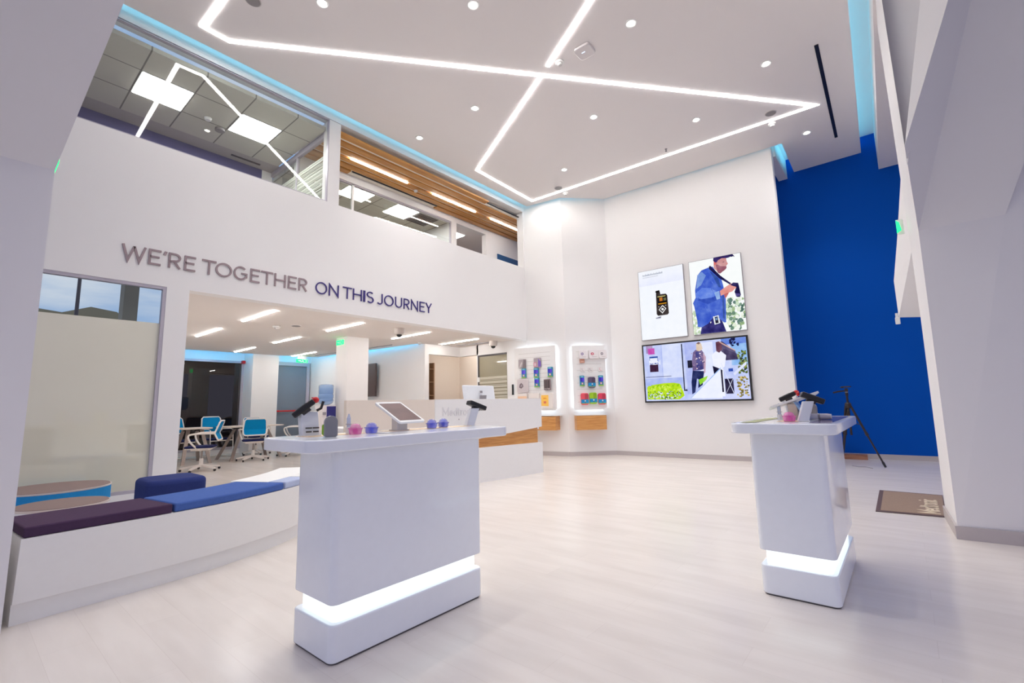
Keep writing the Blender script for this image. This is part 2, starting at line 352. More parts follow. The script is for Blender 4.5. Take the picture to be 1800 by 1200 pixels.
for a, b in (((.184, 4.40), (.157, 5.13)), ((.184, 4.40), (2.3, 4.5))):
    a, b = Vector(a), Vector(b); n = Vector((-.012, 0)) if b.x < a.x else Vector((0, -.012))
    m.prism([tuple(a + n + (Vector((0, -.012)) if b.x < a.x else Vector((-.012, 0)))), tuple(b + n), tuple(b), tuple(a)], 0, .085)
st(m.build('baseboard_right', base_m))
# left front column: post and overhanging soffit
m = MB().prism([(-3.17, .235), (-3.17, -.6), (-3.9, -.6), (-3.9, .12)], 0, 2.175)
a, b = Vector((-3.17, .235, 2.175)), Vector((-3.17, -.9, 2.175)); dd = Vector((.62, .13, .74)) * 3.75
m.poly([a, a + dd, b + dd, b]); m.poly([a, a + dd, a + dd + Vector((-1.2, -.3, 0)), a + Vector((-.73, -.11, 0))])
st(m.build('wall_front', lilac))
t = T('exit_sign', 'green exit sign seen edge-on beside the near left column', 'exit sign', (-3.3, .27, 2.2))
MB().box(-3.42, .243, 2.25, -3.25, .253, 2.35).build('sign_face', green_e, t)

# ------------------------------------------------------------------ windows of the left wall
def frame(y0, y1, z0, z1, x0, x1, w, name, mt=frame_g):
    m = MB().box(x0, y0, z0, x1, y0 + w, z1).box(x0, y1 - w, z0, x1, y1, z1).box(x0, y0 + w, z0, x1, y1 - w, z0 + w).box(x0, y0 + w, z1 - w, x1, y1 - w, z1)
    return st(m.build(name, mt))
w1 = frame(-.6, 1.31, .21, 2.215, XW - .06, XW - .005, .03, 'window_1')
def frost_mat():
    m = mat('frosted_film', srgb(222, 218, 196), .5, coat=1.0, noise=(1.2, .05)); m.node_tree.nodes['Principled BSDF'].inputs['Coat IOR'].default_value = 1.9; return m
MB().box(XW - .045, -.57, .24, XW - .035, 1.28, 1.84).build('frosted_pane', frost_mat(), w1)
MB().box(XW - .043, -.57, 1.84, XW - .037, 1.28, 2.185).build('clear_pane', clear, w1)
w2 = frame(-.6, 2.985, 3.69, 4.87, XW - .05, XW - .003, .010, 'window_2', frame_g)
MB().box(XW - .034, -.58, 3.71, XW - .026, 2.967, 4.852).build('pane', clear, w2)
# ------------------------------------------------------------------ upper office behind window 2
tile = bpy.data.materials.new('ceiling_tile'); tile.use_nodes = True; n_ = tile.node_tree; p_ = n_.nodes['Principled BSDF']
b_ = n_.nodes.new('ShaderNodeTexBrick'); b_.offset = 0; b_.inputs['Scale'].default_value = 1; b_.inputs['Brick Width'].default_value = .52; b_.inputs['Row Height'].default_value = .52; b_.inputs['Mortar Size'].default_value = .008
b_.inputs['Color1'].default_value = b_.inputs['Color2'].default_value = srgb(202, 200, 190); b_.inputs['Mortar'].default_value = srgb(128, 124, 120)
c_ = n_.nodes.new('ShaderNodeTexCoord'); mp_ = n_.nodes.new('ShaderNodeMapping'); mp_.inputs['Location'].default_value = (5.645 + .52, .001, 0)
n_.links.new(c_.outputs['Object'], mp_.inputs[0]); n_.links.new(mp_.outputs[0], b_.inputs['Vector']); n_.links.new(b_.outputs[0], p_.inputs['Base Color']); p_.inputs['Roughness'].default_value = .9
st(MB().box(-7.19, -1.5, 4.75, XW - .1, 2.98, 4.8).build('ceiling', tile))
st(MB().box(-7.6, -1.5, 4.75, -7.19, 3.0, 4.8).build('ceiling', mat('grey_ceiling', srgb(176, 170, 170), .8)))
purple = mat('purple_paint', srgb(82, 80, 128), .7)
st(MB().box(-7.6, -1.5, 3.0, -7.48, 2.86, 4.75).build('wall_office', purple))
st(MB().box(-7.6, 2.86, 3.0, -7.48, 3.02, 4.75).build('wall_office', wallw))
st(MB().prism([(XW - .15, 1.3), (XW - .15, 9.0), (-9.5, 9.0), (-9.5, 2.45), (-7.6, 1.92), (-7.6, 1.3)], 2.9, 3.0).box(-7.6, -1.5, 2.9, XW - .15, 1.3, 3.0).build('floor', mat('office_carpet', srgb(150, 140, 132), .9)))
def panel_light(x0, y0, x1, y1, z, label, grp, h=.012):
    o = T('ceiling_panel_light', label, 'ceiling light', ((x0 + x1) / 2, (y0 + y1) / 2, z), grp)
    MB().box(x0, y0, z - h, x1, y1, z).build('diffuser', panel_m, o)
    MB().box(x0 - .012, y0 - .012, z - h * .6, x1 + .012, y0, z).box(x0 - .012, y1, z - h * .6, x1 + .012, y1 + .012, z).box(x0 - .012, y0, z - h * .6, x0, y1, z).box(x1, y0, z - h * .6, x1 + .012, y1, z).build('frame', white, o)
    return o
panel_light(-6.67, 1.06, -6.175, 1.54, 4.75, 'square ceiling light nearest the left column in the upper office', 'upper office panel lights')
panel_light(-6.665, 2.10, -6.175, 2.575, 4.75, 'square ceiling light nearest the striped glass in the upper office', 'upper office panel lights')
tag(MB().box(-7.345, 2.36, 4.738, -7.315, 2.77, 4.75).build('slot_vent', dgrey), 'short dark slot vent above the purple wall upstairs', 'vent')
tag(MB().lathe([(.0, 0), (.06, 0), (.06, .03), (.0, .03)][1:3], (-6.75, 2.02, 4.72), 16).build('ceiling_speaker', mat('speaker_grey', srgb(150, 146, 146), .7)), 'round grey ceiling speaker in the upper office', 'speaker')
tag(MB().lathe([(.035, 0), (.045, .03)], (-6.60, 1.83, 4.72), 14).build('smoke_detector', white), 'small round detector between the upper office panel lights', 'smoke detector')
# striped glass partition
pt = T('glass_partition', 'upstairs glass partition with horizontal frosted stripes', 'glass partition', (-6.6, 3.03, 3.0))
MB().box(-7.46, 3.02, 3.0, XW - .16, 3.03, 4.70).build('pane', clear, pt)
m = MB(); z = 4.42
while z > 3.2:
    h = random.choice((.008, .014, .022, .03)); m.box(-7.46, 3.012, z - h, XW - .16, 3.018, z); z -= h + random.choice((.007, .011, .016))
m.build('frosted_stripes', mat('frost_stripe', srgb(190, 193, 182), .6), pt)
MB().box(-7.48, 3.0, 4.68, XW - .15, 3.045, 4.75).box(-6.62, 3.005, 3.0, -6.585, 3.045, 4.70).build('frame', frame_g, pt)

# ------------------------------------------------------------------ upper corridor behind opening 2
st(MB().box(-6.75, 3.05, 4.90, XW - .1, 9.0, 4.95).build('ceiling', ceilw))
sl = T('slatted_ceiling', 'oak slat ceiling over the upstairs corridor', 'slatted ceiling', (-6.1, 5.5, 4.75))
for x, y0, y1 in ((-5.70, 3.05, 6.2), (-5.89, 3.05, 9.0), (-6.06, 3.05, 9.0), (-6.235, 3.05, 9.0), (-6.41, 3.05, 9.0), (-6.57, 3.05, 3.84), (-6.57, 5.68, 9.0)):
    MB().box(x - .056, y0, 4.762, x + .056, y1, 4.79).build('slat', oakslat, sl)
MB().box(-6.66, 3.05, 4.79, -5.78, 9, 4.80).build('slat_backing', mat('slat_gap_white', srgb(240, 232, 220), .6), sl)
tag(MB().box(-6.52, 3.86, 4.76, -6.495, 5.66, 4.775).build('slot_vent', black), 'long black slot vent beside the innermost oak slat', 'vent')
tag(MB().box(-5.71, 6.22, 4.76, -5.68, 7.15, 4.775).build('slot_vent', black), 'black slot vent at the far end of the front oak slat', 'vent')
for i, (a, b, l) in enumerate(((3.62, 4.69, 'nearest'), (5.25, 6.345, 'middle'), (6.81, 7.88, 'farthest'))):
    tag(MB().box(-6.161, a, 4.750, -6.131, b, 4.762).build('linear_light', strip_m), l + ' of the three linear lights among the oak slats', 'linear light', 'linear lights in the slat ceiling')
tag(MB().lathe([(.03, 0), (.035, .03)], (-6.25, 4.95, 4.72), 12).build('smoke_detector', white), 'small detector under the oak slats', 'smoke detector')
m = MB().box(-6.78, 3.05, 3.0, -6.66, 3.3, 4.9).box(-6.78, 3.3, 4.66, -6.66, 7.2, 4.9).box(-6.78, 6.19, 3.0, -6.66, 6.32, 4.66).box(-6.78, 7.2, 3.0, -6.66, 9.0, 4.9)
st(m.build('wall_corridor', wallw))
w3 = frame(3.3, 6.19, 3.0, 4.66, -6.72, -6.68, .02, 'window_3')
MB().box(-6.705, 3.3, 3.0, -6.697, 6.19, 4.66).build('pane', clear, w3); MB().box(-6.72, 3.97, 3.0, -6.68, 4.01, 4.66).build('post', white, w3)
st(MB().box(-9.3, 3.1, 4.70, -6.78, 6.3, 4.75).build('ceiling', tile)); st(MB().box(-9.3, 6.3, 4.70, -6.78, 9, 4.75).build('ceiling', ceilw))
st(MB().box(-9.4, 3.05, 3.0, -9.3, 9, 4.75).build('wall_office', mat('office_wall', srgb(228, 222, 212), .6)))
st(MB().box(-9.3, 6.25, 3.0, -6.78, 6.33, 4.7).build('wall_office', wallw))
panel_light(-7.25, 4.02, -6.84, 4.5, 4.70, 'square ceiling light left in the office behind the slats', 'panel lights of the slat side office')
panel_light(-7.33, 5.02, -6.85, 5.5, 4.70, 'square ceiling light beside the dark vent grille upstairs', 'panel lights of the slat side office')
panel_light(-7.35, 6.75, -7.1, 6.98, 4.70, 'small ceiling light seen through the upstairs doorway', 'doorway panel light')
v = T('vent_grille', 'dark square vent grille beside the upstairs panel light', 'vent', (-7.1, 5.78, 4.7))
MB().box(-7.33, 5.54, 4.688, -6.85, 6.02, 4.70).build('frame', greyp, v)
for k in range(8): MB().box(-7.31 + k * .058, 5.56, 4.68, -7.28 + k * .058, 6.0, 4.688).build('slat', dgrey, v)
dr = T('door_frame', 'oak door frame upstairs beyond the corridor doorway', 'door frame', (-7.75, 7.3, 3))
MB().box(-8.0, 6.9, 3, -7.9, 7.0, 4.56).box(-8.0, 7.0, 4.48, -7.9, 7.55, 4.56).box(-8, 7.55, 3, -7.9, 7.63, 4.56).build('frame', oak, dr); MB().box(-8.0, 7.0, 3, -7.95, 7.55, 4.48).build('panel', dgrey, dr)
st(MB().box(-8.1, 6.33, 3, -8.0, 8.4, 4.7).build('wall_corridor', mat('warm_wall', srgb(236, 226, 215), .6)))
tag(MB().box(-6.66, 7.56, 4.0, -6.64, 8.30, 4.31).build('wall_panel', mat('teal_panel', srgb(35, 82, 130), .5)), 'dark blue panel at the end of the upstairs corridor', 'panel')

# ------------------------------------------------------------------ lower back room
m = MB().prism([(XW - .15, 1.46), (XW - .15, 7.2), (-7.5, 7.2), (-7.58, 6.1), (-11.2, 5.82), (-11.38, 5.0), (-11.38, 2.85)], 2.25, 2.31)
bcm = mat('room_ceiling_paint', (.80, .74, .70, 1), .7, noise=(4, .006)); st(m.build('ceiling', bcm))
st(MB().prism([(-12.5, 3.13), (-7.4, 1.88), (-7.4, 6.6), (-12.5, 6.6)], 2.52, 2.6).build('ceiling', ceilw))
st(MB().prism([(XW - .15, 1.46), (-12.3, 3.08), (-12.3, 3.03), (XW - .15, 1.41)], 0, 2.5).build('wall_partition', wallw))
st(MB().prism([(-12.3, 5.90), (-7.55, 6.20), (-7.55, 6.32), (-12.3, 6.02)], 0, 2.55).build('wall_side', wallw))
st(MB().box(-12.2, 4.40, 0, -11.43, 4.98, 2.52).build('wall_pillar', wallw))
st(MB().box(-12.3, 3.08, 2.12, -11.95, 6.0, 2.52).box(-12.3, 3.08, 0, -11.95, 4.4, .10).box(-12.3, 4.98, 2.14, -11.75, 6, 2.52).build('wall_far', wallw))
# wall behind reception with corridor opening, and the corridor beyond
m = MB().box(-7.6, 6.2, 0, -7.5, 6.31, 2.3).box(-7.6, 6.31, 2.04, -7.5, 7.2, 2.3)
m.box(-7.5, 7.2, 2.04, -6.94, 7.3, 2.3).box(-6.94, 7.3, 0, -6.90, 8.0, 2.3); st(m.build('wall_niche', wallw)); tag(MB().box(-7.9, 7.55, 2.288, -7.3, 7.585, 2.30).build('linear_light', bstrip_m), 'unseen linear light added to brighten the corridor behind reception', 'linear light'); st(MB().box(-9.6, 6.5, 0, -8.35, 8.6, 2.3).build('wall_corridor', mat('warm_wall', srgb(236, 226, 215), .6)))  # corridor strip light is out of view, added to brighten the opening
st(MB().box(-8.35, 8.0, 0, -6.9, 8.1, 2.3).box(-8.4, 6.3, 2.3, -5.7, 8.6, 2.36).build('wall_corridor', mat('warm_wall', srgb(236, 226, 215), .6)))
sh = T('shelf_unit', 'narrow brown shelf unit glimpsed through the opening behind reception', 'shelf', (-8.3, 6.95, 0))
MB().box(-8.35, 6.85, 0, -8.2, 6.88, 1.95).box(-8.35, 7.04, 0, -8.2, 7.07, 1.95).box(-8.35, 6.88, 0, -8.33, 7.04, 1.95).build('carcass', mat('brown_shelf', srgb(160, 128, 100), .5), sh)
for k in range(6): MB().box(-8.33, 6.88, .3 + k * .3, -8.2, 7.04, .315 + k * .3).build('shelf', mat('brown_shelf', srgb(160, 128, 100), .5), sh)
def cov2(pts, label): return cove(pts, 2.33, label, .03, cyan2_m)
cov2([(-11.30, 2.95), (-11.30, 4.3)], 'cyan cove light above the far dark window')
cov2([(-11.28, 5.05), (-11.12, 5.70)], 'cyan cove light above the grey emergency door')
cov2([(-11.0, 5.74), (-7.66, 6.0)], 'cyan cove light above the wall television')
# far window
w4 = frame(3.08, 4.40, .10, 2.12, -12.0, -11.93, .05, 'window_4')
MB().box(-11.975, 3.12, .15, -11.967, 4.35, 2.07).build('pane', glass('night_glass', (.55, .5, .47, 1), 1.5, 1.8), w4)
st(MB().box(-13.4, .8, 0, -13.3, 5.2, 2.6).build('wall_dark_backing', mat('dark_backing_grey', srgb(70, 62, 58), .8)))  # dark backing added behind the pane, its colour stands in for darkness beyond
# grey emergency door
d1 = st(MB().box(-11.80, 4.98, 0, -11.72, 5.06, 2.14).box(-11.80, 5.82, 0, -11.72, 5.90, 2.14).box(-11.80, 5.06, 2.05, -11.72, 5.82, 2.14).build('door_1', frame_g))
MB().box(-11.79, 5.06, 0, -11.75, 5.82, 2.05).build('door_leaf', mat('door_blue_grey', srgb(118, 128, 142), .45), d1)
MB().tube([(-11.70, 5.10, .93), (-11.70, 5.78, .93)], .016).box(-11.75, 5.12, .91, -11.69, 5.15, .95).box(-11.75, 5.73, .91, -11.69, 5.76, .95).build('push_bar', red, d1)
# column
st(MB().box(-7.97, 4.5, 0, -7.6, 4.94, 2.25).build('wall_column', wallw))
# ceiling lights of the back room
BL = [(-7.27, -6.2, 2.63, 'nearest row, right one over the arched opening edge'), (-9.26, -8.14, 2.63, ''), (-9.27, -8.21, 3.93, ''), (-7.29, -6.23, 3.94, ''), (-11.2, -10.16, 3.93, ''), (-11.3, -10.18, 5.24, ''), (-7.33, -6.25, 5.27, ''), (-7.33, -6.26, 6.5, '')]
LL = ['linear ceiling light nearest the window wall header, in the back room', 'leftmost linear ceiling light of the back room', 'linear ceiling light over the middle of the back room',
      'linear ceiling light just left of the white column top', 'short-looking linear light nearest the dark far window', 'linear ceiling light nearest the grey emergency door',
      'linear ceiling light between the two dome cameras, left one', 'linear ceiling light over the reception monitor']
for (a, b, y, _), l in zip(BL, LL):
    tag(MB().box(a, y - .014, 2.238, b, y + .014, 2.2515).build('linear_light', bstrip_m), l, 'linear light', 'linear lights of the back room')
def slot(x0, y0, x1, y1, z, label, w=.014):
    L, R = ribbon([(x0, y0), (x1, y1)], w)
    return tag(MB().prism([tuple(L[0]), tuple(L[1]), tuple(R[1]), tuple(R[0])], z - .006, z + .001).build('slot_vent', black), label, 'vent', 'slot vents')
slot(-5.82, 1.62, -5.84, 4.4, 2.25, 'long thin slot vent under the grey half of the slogan')
slot(-5.84, 4.95, -5.87, 7.1, 2.25, 'long thin slot vent above the reception desk')
slot(-8.85, 5.75, -8.07, 5.80, 2.25, 'slot vent by the cyan light over the wall television', .02)
slot(-10.9, 5.6, -9.9, 5.66, 2.25, 'slot vent near the emergency door', .02)
def dome_cam(x, y, z, label):
    o = T('dome_camera', label, 'security camera', (x, y, z), 'dome cameras')
    MB().lathe([(.085, 0), (.085, -.075), (.072, -.10), (.045, -.105)], (x, y, z), 20).build('housing', mat('camera_grey', srgb(205, 196, 190), .4), o, smooth=1)
    MB().lathe([(.046, -.10), (.044, -.125), (.028, -.145), (.005, -.152)], (x, y, z), 16).build('dome', black, o, smooth=1)
dome_cam(-6.30, 4.67, 2.25, 'dome camera nearer the word THIS, under the back room ceiling')
dome_cam(-6.30, 6.98, 2.25, 'dome camera nearer the display boards')
o = T('ceiling_cassette', 'grey louvred ceiling vent behind the right dome camera', 'vent', (-6.8, 7.0, 2.25))
MB().prism([(-7.25, 6.85), (-6.35, 7.02), (-6.35, 7.14), (-7.25, 6.97)], 2.24, 2.2505).build('frame', greyp, o)
def detector(x, y, z, label, r=.045, g='smoke detectors'):
    o = T('smoke_detector', label, 'smoke detector', (x, y, z), g)
    MB().lathe([(r, 0), (r * 1.02, -.012), (r * .8, -.022)], (x, y, z), 20).build('base', white, o, smooth=1)
    MB().lathe([(r * .6, -.02), (r * .6, -.034), (r * .4, -.045)], (x, y, z), 20).build('sensor', mat('sensor_white', srgb(215, 212, 210), .5), o, smooth=1)
detector(-7.43, 6.0, 2.25, 'small detector at the cyan light by the reception pilaster')
detector(-7.4, 3.17, 2.25, 'flat detector in the middle of the back room ceiling', .06)
def speaker(x, y, z, label, r=.075):
    o = T('ceiling_speaker', label, 'speaker', (x, y, z), 'round ceiling speakers')
    MB().lathe([(r, 0), (r, -.006), (r * .92, -.008)], (x, y, z), 28).build('rim', mat('speaker_rim', srgb(200, 194, 194), .6), o)
    MB().lathe([(r * .9, -.006), (r * .85, -.011)], (x, y, z), 28).build('grille', mat('speaker_grey', srgb(178, 170, 170), .7), o)
speaker(-7.15, 3.35, 2.25, 'round ceiling speaker in the back room')
speaker(-10.9, 2.6, 2.25, 'round ceiling speaker near the far dark window')

# exit signs
def exit_sign(x0, x1, y, z0, z1, label, ax='x'):
    c = ((x0 + x1) / 2, y, z1) if ax == 'x' else (y, (x0 + x1) / 2, z1)
    o = T('exit_sign', label, 'exit sign', c, 'green exit signs')
    m, k = MB(), MB(); w = x1 - x0; h = z1 - z0
    if ax == 'x':
        m.box(x0, y - .012, z0, x1, y, z1)
        P = lambda u, v: (x0 + u * w, y - .0135, z0 + v * h)
    else:
        m.box(y - .006, x0, z0, y + .006, x1, z1)
        P = lambda u, v: (y + .0075, x0 + u * w, z0 + v * h)
    m.build('sign_face', green_e, o)
    def q(*pp): k.poly([P(*p) for p in pp])
    q((.12, .45), (.3, .45), (.3, .3), (.42, .5), (.3, .7), (.3, .57), (.12, .57))
    q((.50, .72), (.56, .72), (.58, .84), (.52, .86)); q((.46, .4), (.58, .7), (.64, .66), (.55, .35)); q((.46, .4), (.38, .2), (.43, .16), (.54, .38)); q((.53, .38), (.62, .28), (.6, .14), (.66, .14), (.68, .3), (.58, .44)); q((.68, .12), (.88, .12), (.88, .88), (.68, .88), (.68, .82), (.83, .82), (.83, .18), (.68, .18))
    k.build('pictogram', mat('sign_white', srgb(225, 255, 235), .5), o)
exit_sign(-7.955, -7.72, 4.5, 2.115, 2.20, 'green exit sign on the white column')
exit_sign(5.29, 5.57, -11.2, 2.09, 2.172, 'green exit sign hanging before the emergency door', 'y')
MB().box(-11.205, 5.33, 2.172, -11.195, 5.53, 2.25).build('hanger', white, bpy.data.objects['exit_sign.002'])
# alarms
o = T('alarm_sounder', 'red fire alarm sounder beside the far window', 'fire alarm', (-11.93, 4.40, 2.04)); MB().box(-11.985, 4.33, 2.06, -11.85, 4.40, 2.13).build('housing', red, o, bevel=.01)
o = T('call_point', 'small red fire call point on the wall by the emergency door', 'fire alarm', (-11.58, 5.94, 1.2)); MB().box(-11.63, 5.92, 1.16, -11.53, 5.945, 1.26).build('housing', red, o); MB().box(-11.605, 5.915, 1.19, -11.555, 5.92, 1.235).build('glass', white, o)
# low cabinet near emergency door
o = T('low_cabinet', 'low cabinet with a white top near the emergency door', 'cabinet', (-10.6, 5.7, 0))
MB().box(-11.2, 5.45, 0, -9.6, 5.86, .62).build('body', beige, o); MB().box(-11.22, 5.43, .62, -9.58, 5.88, .65).build('top', satin, o)
# TV in back room
o = T('television', 'dark wall television on the cyan lit side wall', 'television', (-9.4, 6.0, 1.6))
MB().prism([(-9.9, 5.975), (-8.94, 6.035), (-8.937, 5.99), (-9.897, 5.93)], 1.21, 1.94).build('body', mat('tv_brown', srgb(92, 78, 76), .3), o)
MB().prism([(-9.7, 6.0), (-9.2, 6.03), (-9.2, 6.07), (-9.7, 6.04)], 1.4, 1.7).build('wall_bracket', black, o)
# frosted glass door behind reception
d2 = st(MB().box(-6.94, 7.185, 0, -6.90, 7.215, 2.02).box(-6.90, 7.185, 1.985, -6.13, 7.215, 2.02).build('door_2', dgrey))
MB().box(-6.90, 7.195, 0, -6.13, 7.205, 1.985).build('door_pane', mat('olive_glass', srgb(150, 142, 120), .12, coat=1), d2)
m = MB(); z = 1.55
while z > .3:
    h = random.choice((.012, .02, .035, .05)); m.box(-6.90, 7.188, z - h, -6.13, 7.193, z); z -= h + random.choice((.012, .018, .026))
m.build('frosted_stripes', mat('olive_stripe', srgb(196, 190, 172), .5), d2)
MB().box(-6.94, 7.17, 1.45, -6.88, 7.19, 1.55).build('door_lock', white, d2)
o = T('door_handle_plate', 'small dark access reader beside the striped glass door', 'card reader', (-5.98, 7.2, 1.25)); MB().box(-6.0, 7.18, 1.15, -5.96, 7.20, 1.36).build('housing', black, o, bevel=.005)
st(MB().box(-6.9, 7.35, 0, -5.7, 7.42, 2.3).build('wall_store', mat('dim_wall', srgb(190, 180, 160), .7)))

# ------------------------------------------------------------------ slogan letters, one by one
gl = mat('letter_grey', srgb(152, 134, 138), .4); nl = mat('letter_indigo', srgb(56, 44, 118), .4)
LET = [('W', .925, 1.118), ('E', 1.137, 1.239), ("'", 1.258, 1.282), ('R', 1.301, 1.409), ('E', 1.439, 1.541), ('T', 1.599, 1.734), ('O', 1.728, 1.892), ('G', 1.909, 2.052), ('E', 2.082, 2.187), ('T', 2.2, 2.335), ('H', 2.352, 2.486), ('E', 2.513, 2.618), ('R', 2.643, 2.751),
       ('O', 2.862, 3.019), ('N', 3.044, 3.182), ('T', 3.242, 3.374), ('H', 3.392, 3.53), ('I', 3.552, 3.582), ('S', 3.606, 3.719), ('J', 3.779, 3.867), ('O', 3.893, 4.056), ('U', 4.084, 4.206), ('R', 4.238, 4.343), ('N', 4.375, 4.506), ('E', 4.539, 4.641), ('Y', 4.66, 4.779)]
WH = ["that opens the word WE'RE", "second in the word WE'RE", "in the word WE'RE", "fourth in the word WE'RE", "that ends the word WE'RE", 'that opens the word TOGETHER', 'second in the word TOGETHER', 'third in the word TOGETHER', 'fourth in the word TOGETHER', 'in the middle of the word TOGETHER', 'sixth in the word TOGETHER', 'seventh in the word TOGETHER', 'that ends the word TOGETHER',
      'that opens the word ON', 'that ends the word ON', 'that opens the word THIS', 'second in the word THIS', 'third in the word THIS', 'that ends the word THIS', 'that opens the word JOURNEY', 'second in the word JOURNEY', 'third in the word JOURNEY', 'in the middle of the word JOURNEY', 'fifth in the word JOURNEY', 'sixth in the word JOURNEY', 'that ends the word JOURNEY']
for i, ((c, a, b), w) in enumerate(zip(LET, WH)):
    m = MB(); tt = .118 if i < 13 else .098
    letter(m, c, (XW - .001, 0, 2.418), (0, 1, 0), (0, 0, 1), (1, 0, 0), .158, a, b, .014, tt)
    col_ = 'grey' if i < 13 else 'indigo'
    nm = 'apostrophe' if c == "'" else 'letter ' + c
    tag(m.build('wall_letter', gl if i < 13 else nl), '%s %s %s on the wall' % (col_, nm, w), 'letter', 'letters of the wall slogan')

# ------------------------------------------------------------------ main ceiling fittings
def strip(pts, label, w=.047):
    L, R = ribbon(pts, w); m = MB(); h = MB()
    for i in range(len(L) - 1): m.prism([tuple(L[i]), tuple(L[i + 1]), tuple(R[i + 1]), tuple(R[i])], 4.944, 4.951)
    return tag(m.build('linear_light', strip_m), label, 'linear light', 'zigzag ceiling light lines')
strip([(-2.6, 1.42), (-5.233, 1.345), (-5.244, 1.60), (-.53, 7.277), (-5.25, 7.04), (-5.21, 5.434), (-3.03, 4.312)], 'long zigzag light line folded across the white ceiling')
strip([(-2.86, 4.222), (-.45, 2.92)], 'straight light line running on past the gap at the crossing')
def downlight(x, y, label):
    o = T('downlight', label, 'downlight', (x, y, 4.95), 'round downlights')
    MB().lathe([(.062, 0), (.062, -.006), (.052, -.008), (.046, -.003)], (x, y, 4.95), 28).build('rim', white, o)
    MB().lathe([(.036, -.006), (.03, -.0085)], (x, y, 4.95), 24).build('lamp', down_m, o)
    l = bpy.data.lights.new('downlight_beam', 'SPOT'); l.energy = SPOT; l.spot_size = 1.75; l.spot_blend = .8; l.shadow_soft_size = .05; l.color = (1, .985, .95)
    lo = bpy.data.objects.new('downlight_beam', l); COL.objects.link(lo); lo.parent = o; lo.location = (0, 0, -.03)
for x, y, l in ((-4.03, 2.02, 'downlight above the slogan wall, cut by the top of the picture'), (-2.92, 3.02, 'downlight at the top edge, just left of the light line crossing'), (-1.82, 4.29, 'downlight nearest the square white access point'),
                (-.86, 5.93, 'downlight closest to the long black slot vent'), (-4.06, 4.21, 'downlight left of the lower zigzag leg'), (-5.17, 4.16, 'downlight closest to the slogan wall'), (-2.95, 5.46, 'downlight alone in the middle of the light triangle'),
                (-1.88, 6.51, 'downlight toward the pointed tip of the triangle'), (-4.09, 6.43, 'downlight in the far corner of the triangle'), (-.72, 7.98, 'downlight closest to the blue wall'), (-1.2, 1.6, 'downlight over the front of the room'), (-2.9, .6, 'downlight over the entrance side')):
    downlight(x, y, l)
speaker(-1.03, 7.06, 4.95, 'ceiling speaker at the tip of the light triangle'); speaker(-4.55, 6.93, 4.95, 'ceiling speaker in the far corner of the zigzag'); speaker(-4.51, 1.56, 4.95, 'ceiling speaker at the top left inside the zigzag')
detector(-2.71, 4.26, 4.95, 'smoke detector beside the light line crossing', .05); detector(-1.07, 7.36, 4.95, 'smoke detector just outside the tip of the triangle', .05); detector(-4.57, 7.2, 4.95, 'smoke detector nearest the back corner wall', .05)
o = T('access_point', 'square white wireless access point on the ceiling', 'access point', (-2.39, 4.29, 4.95))
MB().prism([(x - 2.39, y + 4.29) for x, y in rrect(-.1, -.1, .1, .1, .045)], 4.915, 4.95).build('housing', mat('ap_white', srgb(226, 220, 220), .4), o, bevel=.01)
MB().box(-2.42, 4.27, 4.912, -2.38, 4.28, 4.916).build('status_light', emit('ap_led', (.6, .7, 1, 1), 1), o)
o = T('sprinkler', 'small sprinkler head beside the long light line', 'sprinkler', (-2.51, 6.98, 4.95))
MB().lathe([(.02, 0), (.02, -.006), (.008, -.01), (.008, -.035), (.018, -.038), (.018, -.042)], (-2.51, 6.98, 4.95), 12).build('head', greyp, o)
o = tag(MB().prism([(-.375, 5.98), (-.335, 5.98), (-.37, 8.44), (-.41, 8.44)], 4.944, 4.951).build('slot_vent', black), 'long black slot vent in the main ceiling', 'vent', 'slot vents')
# things on the right column
o = T('exit_sign', 'white exit sign with a green figure on the right column', 'exit sign', (.06, 5.3, 2.45))
MB().ext([(.112, 5.12, 2.33), (.150, 5.16, 2.34), (.150, 5.16, 2.47), (.112, 5.12, 2.46)], (-.012, -.02, 0)).build('housing', white, o)
MB().poly([(.099, 5.098, 2.34), (.134, 5.136, 2.37), (.122, 5.12, 2.44), (.102, 5.098, 2.455)]).build('sign_face', green_e, o)
o = T('motion_sensor', 'small white motion sensor under the right column bulge', 'sensor', (.03, 5.46, 1.66))
MB().box(.01, 5.42, 1.60, .045, 5.47, 1.66).build('housing', white, o, bevel=.006); MB().box(.015, 5.44, 1.655, .035, 5.47, 1.70).build('bracket', white, o)

# ------------------------------------------------------------------ screens on the back wall
wd = Vector((2.935, .12, 0)).normalized(); wn = Vector((wd.y, -wd.x, 0)); WB = Vector((-4.17, 7.98, 0))
def WP(x, z, off=0):   # point on the back wall by world x
    s = (x + 4.17) / wd.x; p = WB + wd * s + wn * off; return Vector((p.x, p.y, z))
def screen(name, x0, x1, z0, z1, rim, label, rim_m, layers, cat):
    o = T(name, label, cat, WP((x0 + x1) / 2, (z0 + z1) / 2)); D = .05 if rim > .01 else .03
    m = MB(); m.ext([WP(x0, z0, .001), WP(x1, z0, .001), WP(x1, z1, .001), WP(x0, z1, .001)], wn * D); m.build('housing', rim_m, o)
    k = MB(); X0, X1, Z0, Z1 = x0 + rim, x1 - rim, z0 + rim, z1 - rim
    for i, (c, pts) in enumerate(layers):
        k.cc = srgb(*c); k.poly([WP(X0 + min(1, max(0, u)) * (X1 - X0), Z0 + min(1, max(0, v)) * (Z1 - Z0), D + .0016 + i * .00006) for u, v in pts])
    k.build('picture', screen_m, o); return o
R_ = random.Random(3)
def full(c): return (c, [(0, 0), (1, 0), (1, 1), (0, 1)])
